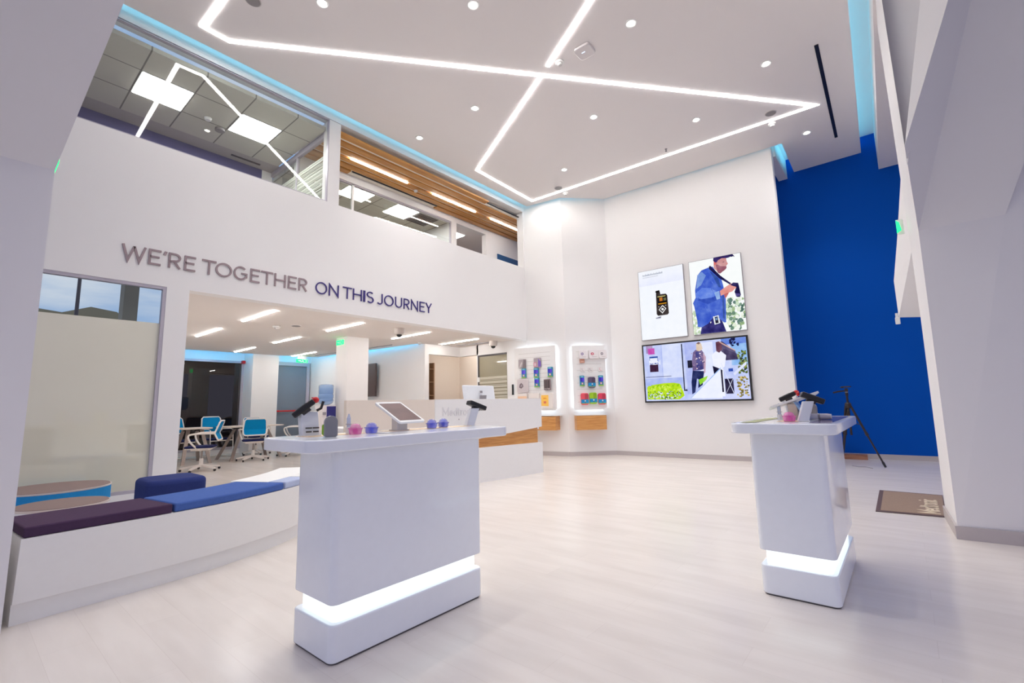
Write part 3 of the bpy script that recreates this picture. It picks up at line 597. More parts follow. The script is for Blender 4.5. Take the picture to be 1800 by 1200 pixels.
def blobs(n, u0, u1, v0, v1, cols, s=.02, asp=1):
    out = []
    for _ in range(n):
        u = R_.uniform(u0, u1); v = R_.uniform(v0, v1); r = s * R_.uniform(.5, 1.3)
        out.append((R_.choice(cols), [(u + r * math.cos(a) * R_.uniform(.6, 1.1), v + r * asp * math.sin(a) * R_.uniform(.6, 1.1)) for a in [k * 1.05 for k in range(6)]]))
    return out
def rc(c, a, b, d, e): return (c, [(a, b), (d, b), (d, e), (a, e)])
LA = [full((243, 246, 252))] + [rc((243 - k, 246 - k, 252), 0, 1 - (k + 1) * .02, 1, 1 - k * .02) for k in range(10, 0, -1)]
LA += [((60, 52, 52), [(.38, .635), (.385, .66), (.47, .665), (.48, .63), (.6, .625), (.63, .60), (.64, .345), (.61, .325), (.40, .325), (.37, .35)]),
       ((38, 34, 36), [(.37, .66), (.375, .685), (.46, .69), (.475, .65)]), rc((22, 20, 24), .40, .475, .61, .61), rc((210, 150, 40), .42, .485, .60, .50), rc((190, 110, 40), .45, .53, .52, .58), rc((200, 190, 120), .41, .59, .59, .602), rc((110, 110, 80), .54, .53, .6, .57),
       ((240, 240, 240), [(.51, .47), (.59, .415), (.50, .35), (.42, .41)]), ((55, 48, 50), [(.51, .455), (.57, .415), (.50, .367), (.44, .41)]), ((245, 245, 245), [(.50, .43), (.53, .42), (.535, .405), (.51, .392), (.485, .40), (.48, .42)]),
       rc((230, 230, 230), .42, .445, .435, .455), rc((230, 230, 230), .575, .455, .59, .465), ((150, 150, 170), [(.34, .30), (.47, .315), (.46, .285), (.35, .285)]), ((90, 90, 110), [(.40, .305), (.45, .305), (.44, .29)])]
for k in range(22): LA.append(rc((170, 176, 190), .10 + k * .021, .925, .115 + k * .021, .945 + .008 * (k % 3 == 0)))
for k in range(20): LA.append(rc((196, 200, 212), .10 + k * .018, .897, .112 + k * .018, .908))
screen('poster_display', -3.555, -2.733, 2.056, 3.335, .006, 'bright wall display showing a dark handheld device on white', greyp, LA, 'display')
LB = [full((247, 250, 250))] + blobs(120, .62, 1, .02, .42, [(198, 220, 190), (120, 150, 130), (225, 235, 215), (90, 120, 110), (240, 245, 235), (160, 185, 140)], .045, .7) + blobs(25, 0, .12, 0, .3, [(220, 232, 205), (190, 210, 180)], .04, .7)
LB += [((52, 48, 112), [(.17, .10), (.41, .22), (.52, .19), (.57, .14), (.63, 0), (.13, 0)]), ((205, 150, 150), [(.50, .96), (.49, .86), (.60, .77), (.66, .80), (.71, .815), (.735, .835), (.73, .86), (.765, .885), (.745, .92), (.74, .96), (.64, .99), (.54, .99)]),
       ((150, 92, 108), [(.53, .90), (.57, .90), (.62, .87), (.70, .86), (.735, .85), (.73, .83), (.70, .81), (.66, .795), (.60, .77), (.56, .79)]),
       ((222, 120, 115), [(.50, .96), (.53, .965), (.54, .91), (.51, .895)]), ((62, 48, 108), [(.49, .96), (.50, 1), (.80, 1), (.85, .985), (.80, .965), (.74, .962), (.66, .975), (.585, .955), (.55, .925), (.53, .93)]),
       ((74, 104, 205), [(.38, .88), (.47, .885), (.52, .82), (.61, .72), (.64, .62), (.67, .44), (.64, .12), (.60, .12), (.52, .18), (.41, .21), (.30, .13), (.17, .09), (.09, .10), (.09, .18), (.05, .38), (.03, .43), (.09, .5), (.09, .60), (.16, .80), (.25, .86)]),
       ((56, 84, 184), [(.24, .60), (.5, .54), (.58, .50), (.58, .44), (.32, .39), (.13, .46), (.18, .5)]), ((104, 136, 226), [(.10, .56), (.23, .62), (.40, .60), (.5, .545), (.56, .50), (.40, .47), (.2, .47), (.09, .5)]), ((130, 160, 220), [(.16, .80), (.25, .84), (.33, .78), (.22, .66), (.12, .62)]),
       ((56, 84, 160), [(.40, .84), (.56, .72), (.60, .58), (.55, .60), (.48, .72)]), ((60, 86, 160), [(.61, .5), (.64, .46), (.62, .16), (.59, .18)]), ((150, 180, 230), [(.46, .53), (.555, .545), (.57, .44), (.50, .43)]),
       ((228, 158, 150), [(.57, .54), (.66, .575), (.79, .62), (.86, .60), (.90, .58), (.93, .56), (.85, .54), (.80, .51), (.68, .495), (.58, .475)]), ((200, 120, 120), [(.64, .49), (.74, .505), (.70, .46), (.66, .43)]),
       ((40, 34, 84), [(.77, .60), (.83, .625), (.92, .61), (.93, .57), (.95, .45), (.93, .425), (.87, .43), (.84, .50), (.88, .56), (.82, .58)]), ((90, 80, 140), [(.85, .48), (.93, .47), (.945, .445), (.86, .44)]),
       ((36, 34, 84), [(.40, .895), (.43, .90), (.61, .74), (.79, .62), (.77, .605), (.58, .71), (.40, .86)]), ((232, 238, 240), [(.40, .215), (.51, .225), (.53, .12), (.42, .105)]), ((48, 44, 66), [(.43, .205), (.49, .21), (.50, .125), (.44, .12)]), ((120, 150, 190), [(.44, .19), (.48, .195), (.485, .165), (.445, .16)]), ((235, 235, 240), [(.34, .15), (.36, .155), (.36, .135), (.34, .13)])]
LB += [((40, 34, 84), [(.78, 1), (.79, .985), (.84, .965), (.87, .97), (.90, .955), (.88, .985), (.86, 1)]), ((60, 40, 70), [(.665, .915), (.70, .915), (.70, .922), (.665, .92)]), ((214, 140, 138), [(.735, .905), (.76, .885), (.742, .878), (.728, .885)]), ((200, 110, 110), [(.535, .93), (.55, .935), (.555, .905), (.54, .90)])]
for k_ in range(26):
    u_, v_ = R_.uniform(.12, .58), R_.uniform(.14, .82)
    if .62 - v_ * .1 > u_ > .10 + abs(v_ - .45) * .12: LB.append((R_.choice([(48, 76, 176), (120, 150, 232), (92, 122, 218)]), [(u_, v_), (u_ + R_.uniform(.02, .06), v_ - R_.uniform(.04, .10)), (u_ + .012, v_ - .03)]))
screen('poster_display', -2.637, -1.805, 2.056, 3.335, .006, 'bright wall display showing a man in a blue shirt with a camera', greyp, LB, 'display')
LT = [full((196, 206, 246)), rc((214, 222, 250), .20, .05, .40, 1), rc((180, 192, 240), .19, .42, .195, 1), rc((176, 190, 240), 0, .20, .4, .40), rc((90, 92, 130), .01, .425, .28, .435), rc((170, 150, 190), .03, .86, .1, 1), rc((200, 90, 180), .05, .84, .12, .95),
      rc((60, 90, 170), .06, .66, .15, .80), rc((230, 235, 250), .065, .68, .145, .77), rc((70, 44, 70), .06, .52, .15, .655), rc((30, 30, 52), .397, .16, .408, .98), ((60, 60, 80), [(.395, .17), (.5, .12), (.5, .15), (.42, .19)]), rc((180, 190, 240), .43, .1, .56, 1), rc((225, 230, 252), .57, .1, .7, .97),
      rc((110, 140, 220), .78, .9, 1, 1), rc((150, 190, 240), .86, .55, 1, .9), rc((205, 212, 250), .70, 0, 1, .25), ((240, 243, 255), [(.68, .35), (.75, .5), (.78, .5), (.78, .05), (.7, .05)])]
LT += [((92, 84, 118), [(.755, .95), (.79, .96), (.90, .78), (.92, .64), (.905, .66), (.89, .64), (.87, .66), (.85, .635), (.83, .66), (.81, .64), (.775, .80)]), ((70, 62, 96), [(.79, .84), (.91, .74), (.92, .64), (.81, .64)]), ((212, 176, 170), [(.755, .95), (.76, .97), (.90, .80), (.90, .78)])]
LT += blobs(90, .92, .99, .42, .78, [(110, 130, 60), (80, 96, 50), (150, 160, 80), (60, 66, 60)], .012, 1.6) + blobs(60, .89, .99, .03, .36, [(190, 170, 90), (150, 130, 60), (120, 110, 60), (210, 190, 120)], .012, 1.6) + blobs(25, .86, .93, .87, 1, [(24, 24, 60), (40, 44, 90)], .012, 1.6)
LT += [((186, 222, 40), [(.02, .25), (.1, .29), (.2, .31), (.3, .31), (.36, .29), (.39, .16), (.4, .08), (.35, .02), (.02, .03)])] + blobs(150, .03, .37, .17, .28, [(150, 200, 30), (210, 240, 90), (180, 222, 30)], .010, 1.6) + blobs(170, .03, .37, .03, .16, [(60, 90, 60), (200, 215, 230), (170, 220, 40), (90, 120, 70), (230, 235, 250)], .008, 1.7)
LT += [((36, 44, 92), [(.50, .50), (.61, .48), (.60, .40), (.585, .25), (.54, .20), (.55, .35), (.535, .36), (.51, .13), (.48, .10), (.48, .3)]), ((122, 104, 146), [(.515, .81), (.54, .85), (.6, .84), (.62, .78), (.615, .52), (.575, .5), (.50, .5), (.50, .66)]), ((82, 80, 140), [(.54, .82), (.59, .82), (.60, .52), (.54, .5)]),
       ((200, 170, 190), [(.61, .80), (.635, .72), (.62, .46), (.605, .44), (.61, .6)]), ((222, 200, 180), [(.55, .95), (.575, .98), (.60, .95), (.61, .86), (.58, .82), (.55, .84)]), ((120, 96, 96), [(.553, .96), (.575, .985), (.595, .965), (.575, .94)]), rc((28, 28, 48), .455, .55, .50, .68)]
LT += [((238, 240, 255), [(.69, .74), (.73, .80), (.78, .79), (.82, .72), (.80, .54), (.76, .47), (.70, .56)]), ((34, 30, 62), [(.69, .56), (.76, .5), (.78, .47), (.70, .39)]), ((112, 72, 90), [(.735, .95), (.76, .96), (.785, .92), (.79, .82), (.76, .77), (.735, .80)]), ((30, 28, 50), [(.705, .5), (.775, .48), (.775, .12), (.74, .12)]),
       ((236, 240, 255), [(.46, .03), (.76, .52), (.76, .02)]), ((160, 190, 240), [(.46, .02), (.465, .04), (.765, .53), (.76, .50)]), ((150, 214, 60), [(.55, .34), (.64, .40), (.62, .33), (.56, .25)]), rc((44, 40, 66), .79, .09, .865, .335), ((220, 225, 250), [(.79, .09), (.793, .09), (.865, .33), (.862, .335)]), ((220, 225, 250), [(.86, .09), (.865, .095), (.77, .6), (.765, .6)]), ((225, 230, 250), [(.87, .42), (.99, .60), (.99, .55), (.88, .38)]), rc((60, 90, 180), .83, .45, .87, .5)]
LT += blobs(30, .5, .62, .5, .8, [(170, 140, 170), (220, 200, 215), (90, 80, 120)], .008, 1.6)
tv = screen('wall_television', -3.555, -1.81, .94, 1.973, .026, 'large black framed television showing two women outside a shop', black, LT, 'television')
k = MB(); k.cc = srgb(240, 242, 255)
for i, c in enumerate('ME'):
    pass
word(k, 'MEN', WP(-3.42, 1.60, .083), wd, (0, 0, 1), wn, .075, .0003, .10, .16); k.build('picture_text', screen_m, tv)

# ------------------------------------------------------------------ lit product boards
def board_thing(org, d, x0, x1, z0, z1, corner, label, nslat):
    d = Vector(d).normalized(); n = Vector((d.y, -d.x, 0)); org = Vector(org)
    P = lambda s, z, o=0: org + d * s + n * o + Vector((0, 0, z))
    t = T('display_board', label, 'display board', P((x0 + x1) / 2, z0), 'backlit product boards')
    pts = rrect(x0, z0, x1, z1, corner); m = MB(); m.ext([P(u, v, .05) for u, v in pts], n * .02); m.build('panel', mat('board_white', (.88, .865, .85, 1), .4), t)
    m = MB(); sw = (x1 - x0) * .12
    for k in range(nslat):
        z = z0 + (z1 - z0) * (.12 + .78 * k / (nslat - 1)); m.ext([P(x0 + sw, z, .0702), P(x1 - sw, z, .0702), P(x1 - sw, z + .004, .0702), P(x0 + sw, z + .004, .0702)], n * .0006)
    m.build('grooves', mat('groove_grey', srgb(185, 176, 172), .6), t)
    m = MB()
    for a, b, c_, e in ((x0 + .01, z0 + .05, x0 + .02, z1 - .02), (x1 - .02, z0 + .05, x1 - .01, z1 - .02), (x0 + .06, z0 + .005, x1 - .06, z0 + .015), (x0 + .03, z1 - .02, x1 - .03, z1 - .01)):
        m.ext([P(a, b, .02), P(c_, b, .02), P(c_, e, .02), P(a, e, .02)], n * .028)
    m.build('backlight', halo_m, t)
    return P, d, n
PA, da, na = board_thing((XW, 7.225, 0), (.985, .175, 0), -.255, .64, .835, 2.06, [0, 0, .02, .06], 'left backlit product board with pouches and blue boxes', 13)
PB, db, nb = board_thing((P1[0], P1[1], 0), (.722, .686, 0), .10, .72, .835, 2.03, [0, 0, .05, .0], 'right backlit product board with coloured cases', 9)
MB().ext([PB(.64, .835, .05), PB(.80, .835, .05), PB(.80, .85, .05), PB(.64, .85, .05)], nb * .1).build('lip', satin, [o for o in bpy.data.objects if o.name == 'display_board.001'][0])
def shelf(P, d, n, s0, s1, z0, z1, label, r):
    t = T('oak_shelf', label, 'shelf', P((s0 + s1) / 2, z0), 'oak shelves under the product boards')
    pts = rrect(0, z0, .2, z1, [r, 0, 0, 0]); m = MB()
    m.ext([P(s0, v, u + .001) for u, v in pts], d * (s1 - s0)); m.build('front', oak, t)
    MB().ext([P(s0 - .0, z1, .0), P(s1 + .06, z1, .0), P(s1 + .06, z1, .2), P(s0 + .0, z1, .2)], (0, 0, .012)).build('top', satin, t)
shelf(PA, da, na, -.2, .66, .475, .735, 'oak fronted shelf beneath the left product board', .05)
shelf(PB, db, nb, .11, .66, .475, .735, 'oak fronted shelf beneath the right product board', .02)
def card(name, P, d, n, s0, s1, z0, z1, th, layers, label, cat, grp=None, o0=.074, hang=True):
    t = T(name, label, cat, P((s0 + s1) / 2, z1, o0), grp); D = o0 + th
    body = layers[0][0]
    m = MB(); m.cc = srgb(*body); r = min(.012, (s1 - s0) * .12) if th < .04 else .03
    m.ext([P(u, v, o0) for u, v in rrect(s0, z0, s1, z1, r, 4)], n * th); m.build('body', print_m, t, bevel=min(.006, th * .3))
    k = MB()
    for i, (c, pts) in enumerate(layers[1:]):
        k.cc = srgb(*c); k.ext([P(s0 + u * (s1 - s0), z0 + v * (z1 - z0), D + .0004 + i * .0003) for u, v in pts], n * .0008)
    if len(layers) > 1: k.build('print', print_m, t)
    if hang: MB().tube([P((s0 + s1) / 2, z1 - .008, .07), P((s0 + s1) / 2, z1 - .008, D + .012)], .002, 5).build('hook', greyp, t)
    return t
BX = [((40, 140, 170),), rc((60, 170, 190), .1, .82, .9, .96), rc((200, 230, 235), .2, .87, .7, .91), rc((52, 40, 190), .06, .42, .94, .8), rc((90, 70, 220), .5, .42, .94, .8), rc((150, 200, 60), 0, 0, 1, .1), rc((220, 150, 150), .3, .16, .7, .34), rc((230, 220, 210), .4, .2, .6, .3)]
for s0, s1, z0, z1, l in ((-.075, .018, 1.465, 1.654, 'blue and teal box under the grey pouches, left column'), (.19, .295, 1.463, 1.646, 'blue and teal box below the pink and grey pack'), (.20, .30, 1.278, 1.462, 'lowest blue and teal box of the middle column'), (.487, .586, 1.46, 1.651, 'blue and teal box on the right of the left board')):
    card('product_box', PA, da, na, s0, s1, z0, z1, .035, BX, l, 'box', 'blue boxes on the left board')
card('pouch', PA, da, na, -.145, .018, 1.66, 1.833, .02, [((168, 156, 158),), ((120, 108, 112), [(.5, 0), (1, 0), (1, .9), (.7, 1)]), ((205, 196, 196), [(0, 0), (.25, 0), (.55, .6), (.4, .7)])], 'grey folded pouches at the top left of the left board', 'pouch')
card('pouch', PA, da, na, .19, .345, 1.655, 1.84, .025, [((170, 158, 164),), ((120, 90, 190), [(.62, .05), (1, .1), (1, .6), (.65, .9)]), ((205, 130, 150), [(0, .1), (.45, .1), (.45, .55), (0, .55)]), ((225, 205, 210), [(.1, .18), (.36, .18), (.36, .46), (.1, .46)])], 'pink and violet pack at the top middle of the left board', 'pouch')
for k in range(4):
    card('dark_pouch', PA, da, na, .39 + k * .034, .45 + k * .034, 1.22 - .006 * (k % 2), 1.42, .016, [((112 + 10 * (k % 2), 98, 102),), rc((70, 60, 64), .2, .05, .7, .9), rc((205, 195, 195), .3, .05, .7, .18)], 'dark grey strap pack, %s from the left in the row of four' % ('first', 'second', 'third', 'fourth')[k], 'pouch', 'row of dark strap packs', .074 + .018 * k)
card('clear_bag', PA, da, na, -.18, .06, 1.18, 1.45, .04, [((226, 216, 216),), rc((205, 196, 198), .05, .05, .95, .95), ((120, 105, 112), [(.2, .4), (.4, .3), (.6, .45), (.55, .6), (.4, .72), (.25, .6)]), ((170, 160, 166), [(.3, .45), (.5, .45), (.45, .62)])], 'clear bag with a dark clip inside on the left board', 'bag')
card('clear_bag', PA, da, na, -.17, .045, .95, 1.17, .05, [((236, 226, 220),), rc((245, 205, 170), .05, .05, .95, .75)], 'bag with a peach label peeking over the reception desk', 'bag')
card('clear_bag', PA, da, na, .07, .30, .95, 1.165, .05, [((234, 226, 220),), rc((222, 214, 208), .1, .05, .9, .6)], 'plain white bag peeking over the reception desk', 'bag')
card('clear_bag', PA, da, na, .36, .60, .88, 1.165, .08, [((238, 230, 224),), ((252, 200, 90), [(.0, .15), (.62, .12), (.62, .85), (0, .85)]), ((235, 150, 40), [(.15, .6), (.5, .6), (.35, .68), (.2, .68)]), ((225, 120, 90), [(.2, .3), (.42, .3), (.42, .45), (.2, .45)])], 'large white bag with a yellow label', 'bag')
for s0, s1, c, l in ((.222, .385, (120, 110, 160), 'white pack with a violet spot, top left of the right board'), (.404, .594, (205, 70, 100), 'white pack with a pink spot, top middle of the right board'), (.598, .75, (110, 108, 116), 'white pack with a grey spot, top right of the right board')):
    card('white_pack', PB, db, nb, s0, s1, 1.775, 1.94, .05, [((238, 232, 232),), (c, [(.35 + .16 * math.cos(a), .55 + .16 * math.sin(a)) for a in [k * .785 for k in range(8)]]), ((235, 225, 228), [(.35 + .07 * math.cos(a), .55 + .07 * math.sin(a)) for a in [k * .785 for k in range(8)]]), rc((205, 190, 190), .3, .2, .8, .24)], l, 'pack', 'white packs on the right board')
card('brown_pack', PB, db, nb, .235, .325, 1.70, 1.775, .03, [((196, 140, 120),), rc((220, 180, 160), .2, .2, .8, .5)], 'small brown pack below the violet spot pack', 'pack')
for s0, s1, c, l in ((.245, .325, (170, 165, 170), 'small clear blister on the left of the second row'), (.39, .48, (130, 125, 132), 'small clear blister in the middle of the second row'), (.58, .66, (215, 120, 140), 'small clear blister with pink mark, second row')):
    card('blister_pack', PB, db, nb, s0, s1, 1.535, 1.618, .012, [((236, 230, 228),), (c, [(.3, .3), (.38, .3), (.38, .8), (.3, .8)]), (c, [(.3, .3), (.8, .2), (.8, .27), (.36, .37)])], l, 'pack', 'clear blister packs')
for s0, s1, l in ((.221, .306, 'blue and teal box left of the purple case'), (.571, .661, 'blue and teal box right of the purple case')):
    card('product_box', PB, db, nb, s0, s1, 1.268, 1.463, .03, BX, l, 'box', 'blue boxes on the right board')
def case(s0, s1, z0, z1, c, l):
    c2 = tuple(int(x * .82) for x in c)
    card('zip_case', PB, db, nb, s0, s1, z0, z1, .045, [(c,), (c2, [(.5, .4), (.93, .4), (.93, .93), (.5, .93)]), rc((10, 140, 200), 0, .14, 1, .46), rc((150, 205, 70), 0, .10, 1, .14), rc((230, 235, 235), .45, .28, .62, .4), rc((90, 90, 80), .48, .18, .62, .28)], l, 'case', 'zip cases on the right board')
case(.371, .508, 1.236, 1.434, (92, 78, 108), 'dark purple zip case in the middle of the right board'); case(.225, .366, .926, 1.139, (228, 84, 98), 'red zip case at the bottom left of the right board'); case(.388, .523, .94, 1.147, (160, 205, 30), 'lime green zip case between two red ones'); case(.55, .691, .925, 1.133, (222, 62, 92), 'red zip case at the bottom right of the right board')

# ------------------------------------------------------------------ reception desk
dk = T('reception_desk', 'white reception desk with an oak wedge band and lettering', 'reception desk', (-4.3, 4.2, 0))
dd_ = Vector((.113, 1, 0)).normalized(); dn = Vector((dd_.y, -dd_.x, 0)); D0 = Vector((-4.021, 5.465, 0))
DP = lambda s, z, o=0: D0 - dd_ * s + dn * o + Vector((0, 0, z))      # s runs from the right end to the left
bot = lambda s: .638 - .092 * s + .006 * s * s
pts = [(0, 1.036), (1.83, 1.036), (1.83, .45)] + [(s, bot(s)) for s in (1.6, 1.3, 1.0, .7, .4, .2, 0)]
MB().ext([DP(s, z) for s, z in pts], -dn * .06).build('front_panel', satin, dk)
MB().ext([DP(1.832, 1.034), DP(2.9, 1.034), DP(2.9, .45), DP(1.832, .45)], -dn * .06).build('side_panel', beige, dk)
MB().ext([DP(.05, .66, -.04), DP(2.85, .5, -.04), DP(2.85, .40, -.04), DP(.05, .40, -.04)], -dn * .5).build('oak_band', oak, dk)
MB().ext([DP(-.005, .418, .0), DP(2.9, .44, .0), DP(2.9, 0, .0), DP(-.005, 0, .0)], -dn * .62).build('plinth', satin, dk)
MB().ext([DP(0.005, .72, -.06), DP(2.9, .72, -.06), DP(2.9, .72, -.65), DP(0.005, .72, -.65)], (0, 0, .03)).build('worktop', satin, dk)
MB().ext([DP(0.0, 1.036, -.06), DP(0, 1.036, -.10), DP(0, .62, -.65), DP(0, .60, -.06)], -dd_ * .03).build('end_panel', satin, dk)
m = MB(); word(m, 'Medtronic', DP(1.72, .838, .0), dd_, (0, 0, 1), dn, .092, .006, .11, .12); m.build('lettering', mat('pale_letter', srgb(222, 220, 222), .3), dk)
m = MB(); m.box(-4.214 + .0, 3.99, .785, -4.185, 4.0, .80); m.build('socket', greyp, dk)
mo = T('desktop_monitor', 'back of a white all in one computer on the reception desk', 'computer', (-4.75, 4.93, .75))
MB().obox((-4.73, 4.93, 1.06), (.02, .018, 0), (-.0, .30, 0), (-.03, 0, .185)).build('casing', mat('mac_silver', srgb(226, 228, 232), .3), mo, bevel=.012)
MB().obox((-4.68, 4.93, .93), (.02, 0, 0), (0, .05, 0), (.02, 0, .17)).build('stand', greyp, mo); MB().box(-4.82, 4.83, .75, -4.62, 5.03, .76).build('foot', greyp, mo)
MB().obox((-4.698, 4.93, 1.15), (.003, 0, 0), (0, .022, 0), (0, 0, .016)).build('logo', greyp, mo)

# ------------------------------------------------------------------ demonstration counters
def counter(x0, y0, x1, y1, tx0, ty0, tx1, ty1, label, name='demo_counter'):
    t = T(name, label, 'counter', ((x0 + x1) / 2, (y0 + y1) / 2, 0), 'white demonstration counters')
    q = lambda a, b, c, d, r, z0, z1: MB().prism(rrect(a, b, c, d, r), z0, z1)
    q(x0, y0, x1, y1, .03, .006, .14).build('plinth', gloss, t, bevel=.006); q(x0 + .006, y0 + .006, x1 - .006, y1 - .006, .03, 0, .006).build('shadow_gap', dgrey, t)
    q(x0 + .025, y0 + .025, x1 - .025, y1 - .025, .02, .14, .21).build('light_band', led_m, t)
    q(x0, y0, x1, y1, .03, .21, .785).build('body', gloss, t, bevel=.004); q(tx0, ty0, tx1, ty1, .06, .785, .835).build('top', gloss, t, bevel=.006)
    return t
c1 = counter(-2.045, .99, -1.732, 1.812, -2.14, .865, -1.69, 2.005, 'white demonstration counter in front, with tablet and blue boxes')
c2 = counter(-.637, 2.66, -.312, 3.50, -.695, 2.52, -.245, 3.70, 'white demonstration counter before the blue wall')
print_o = mat('counter_print', srgb(238, 205, 165), .3)
MB().box(-2.06, .98, .835, -1.94, 1.95, .8362).build('orange_graphic', print_o, c1)
MB().box(-2.02, 1.28, .8362, -1.84, 1.36, .8370).build('sticker', mat('pale_sticker', srgb(226, 224, 228), .2), c1)
MB().box(-.52, 2.75, .835, -.42, 3.35, .8362).build('orange_graphic', print_o, c2)
MB().poly([(-.66, 2.60, .8364), (-.59, 2.60, .8364), (-.59, 3.3, .8364), (-.66, 3.3, .8364)]).build('photo_graphic', mat('photo_card', srgb(170, 172, 120), .4, noise=(25, .7)), c2)
MB().box(-.36, 2.62, .835, -.27, 3.55, .8364).build('grey_graphic', mat('dark_glass_inlay', srgb(120, 112, 140), .1), c2)

# small exhibits
def egg(x, y, c, c2_, label, g, r=.029, z=.8372, rot=0):
    t = T('infusion_pack', label, 'plastic container', (x, y, z), g)
    m_ = mat('pack_' + c2_, c, .12, coat=.5, alpha=.6, noise=(40, .25)); m2 = mat('dome_' + c2_, tuple(min(1, v * 1.2 + .12) for v in c[:3]) + (1,), .08, coat=.6, alpha=.45)
    prof = [(r * .84, 0), (r * .92, .005), (r * 1.02, .022), (r * 1.13, .025), (r * 1.13, .028), (r * .92, .028)]
    MB().lathe(prof, (x, y, z), 24).build('tray', m_, t, smooth=1)
    MB().lathe([(r * .86, .028), (r * .80, .036), (r * .62, .043), (r * .36, .047), (r * .08, .048)], (x, y, z), 24).build('dome', m2, t, smooth=1)
    MB().lathe([(r * .35, .006), (r * .4, .022), (r * .2, .03)], (x, y, z), 12).build('insert', m_, t)
    return t
egg(-1.875, 1.16, srgb(240, 90, 180), 'pink', 'pink clear container on the front counter', 'clear containers on the front counter')
egg(-1.88, 1.245, srgb(70, 90, 225), 'blue', 'blue clear container beside the pink one', 'clear containers on the front counter')
egg(-1.955, 1.665, srgb(80, 110, 235), 'blue', 'blue clear container right after the tablet stand', 'clear containers on the front counter')
egg(-1.975, 1.765, srgb(80, 110, 235), 'blue', 'blue clear container nearest the right device stand', 'clear containers on the front counter')
egg(-.462, 2.76, srgb(245, 80, 185), 'pink', 'pink clear container on the counter before the blue wall', None, .030)
def syringe(x, y, label):
    t = T('reservoir_tube', label, 'tube', (x, y, .837), 'small clear tubes')
    MB().lathe([(.013, 0), (.013, .028), (.011, .03)], (x, y, .837), 14).build('cap', mat('clear_white', srgb(235, 232, 236), .2, alpha=.6), t)
    MB().lathe([(.009, .03), (.009, .07), (.006, .078), (.003, .09)], (x, y, .837), 14).build('barrel', mat('clear_blue', srgb(196, 214, 244), .1, alpha=.55), t)
    MB().lathe([(.014, .042), (.014, .045)], (x, y, .837), 14).build('collar', greyp, t)
syringe(-1.955, 1.175, 'small clear tube standing left of the pink container'); syringe(-.535, 2.93, 'small clear tube behind the pink container, right counter')
# device stands: tilted slab support with a device resting on top
def stand(c, yawd, lean, w, dpt, h, label, grp):
    """c base centre; slab leans by lean (m) along its facing direction"""
    t = T('device_stand', label, 'device stand', c, grp); a = math.radians(yawd); f = Vector((math.sin(a), math.cos(a), 0)); s = Vector((f.y, -f.x, 0)); C = Vector(c)
    b = [C + s * i * w / 2 + f * j * dpt / 2 for i, j in ((-1, -1), (1, -1), (1, 1), (-1, 1))]; L = f * lean + Vector((0, 0, h))
    MB().ext(b, L).build('support', mat('stand_white', srgb(222, 224, 230), .3), t, bevel=.004)
    MB().ext([p + (p - C) * .12 for p in b], (0, 0, .004)).build('foot', white, t)
    ins = [C + L * .12 + s * i * w * .36 - f * (dpt / 2 + .0006) for i in (-1, 1)]
    return t, C + L, f, s
def device(c, f, s, L, w, th, tilt, label, grp, knob=False, face=None, m_=None):
    """flat device: f long direction, tilt up angle"""
    f = Vector(f); s = Vector(s); a = math.radians(tilt); ax = f * math.cos(a) + Vector((0, 0, math.sin(a))); n = s.cross(ax).normalized()
    if n.z < 0: n = -n
    t = T('pump_device', label, 'handheld device', c, grp); C = Vector(c)
    MB().obox(C, ax * L / 2, s * w / 2, n * th / 2).build('body', m_ or black, t, bevel=.006)
    MB().obox(C + n * (th / 2 + .0008), ax * L * .22, s * w * .36, n * .0008).build('screen', face or mat('dark_screen', srgb(90, 84, 92), .1), t)
    MB().obox(C + n * (th / 2 + .001) - ax * L * .34, ax * L * .09, s * w * .2, n * .001).build('buttons', greyp, t)
    MB().obox(C - n * (th / 2 + .006), ax * L * .2, s * w * .2, n * .006).build('mount', dgrey, t)
    if knob: 
        k = MB(); k.lathe([(.002, -.014), (.010, -.011), (.015, -.004), (.015, .004), (.010, .011), (.002, .014)], tuple(C + ax * (L / 2 + .008)), 14); k.build('red_cap', red, t, smooth=1)
    return t
# front counter, left stand: device rises toward the red cap on the right
t, top, f, s = stand((-2.03, 1.03, .8362), 100, -.035, .075, .05, .105, 'tall white stand at the left end of the front counter', 'stands on the front counter')
k = MB()
for i in (-1, 1):
    for j, wq in ((.018, .012), (.034, .014)): k.obox(Vector((-2.03, 1.03, .8362)) + Vector((.0255, 0, 0)) + f * (.002 - .003 * j / .03) + s * i * .015 + Vector((0, 0, j)), s * wq, f * .0006, (0, 0, .003))
k.build('print', dgrey, t)
device((-2.05, 1.01, .955), (.45, .89, 0), (.89, -.45, 0), .105, .058, .026, 38, 'black device with a red cap on the leftmost stand', 'devices on stands', True)
MB().tube([(-2.03, 1.06, .945), (-2.02, 1.075, .955), (-2.02, 1.085, .985)], .006).build('cable', black, bpy.data.objects['pump_device'])
t, top, f, s = stand((-1.975, 1.965, .8362), 20, .035, .045, .05, .10, 'white stand at the right end of the front counter', 'stands on the front counter')
device((-1.965, 2.02, .952), (.25, .97, 0), (.97, -.25, 0), .115, .058, .027, -20, 'black device on the rightmost stand of the front counter', 'devices on stands', False, mat('light_screen', srgb(226, 216, 222), .15))
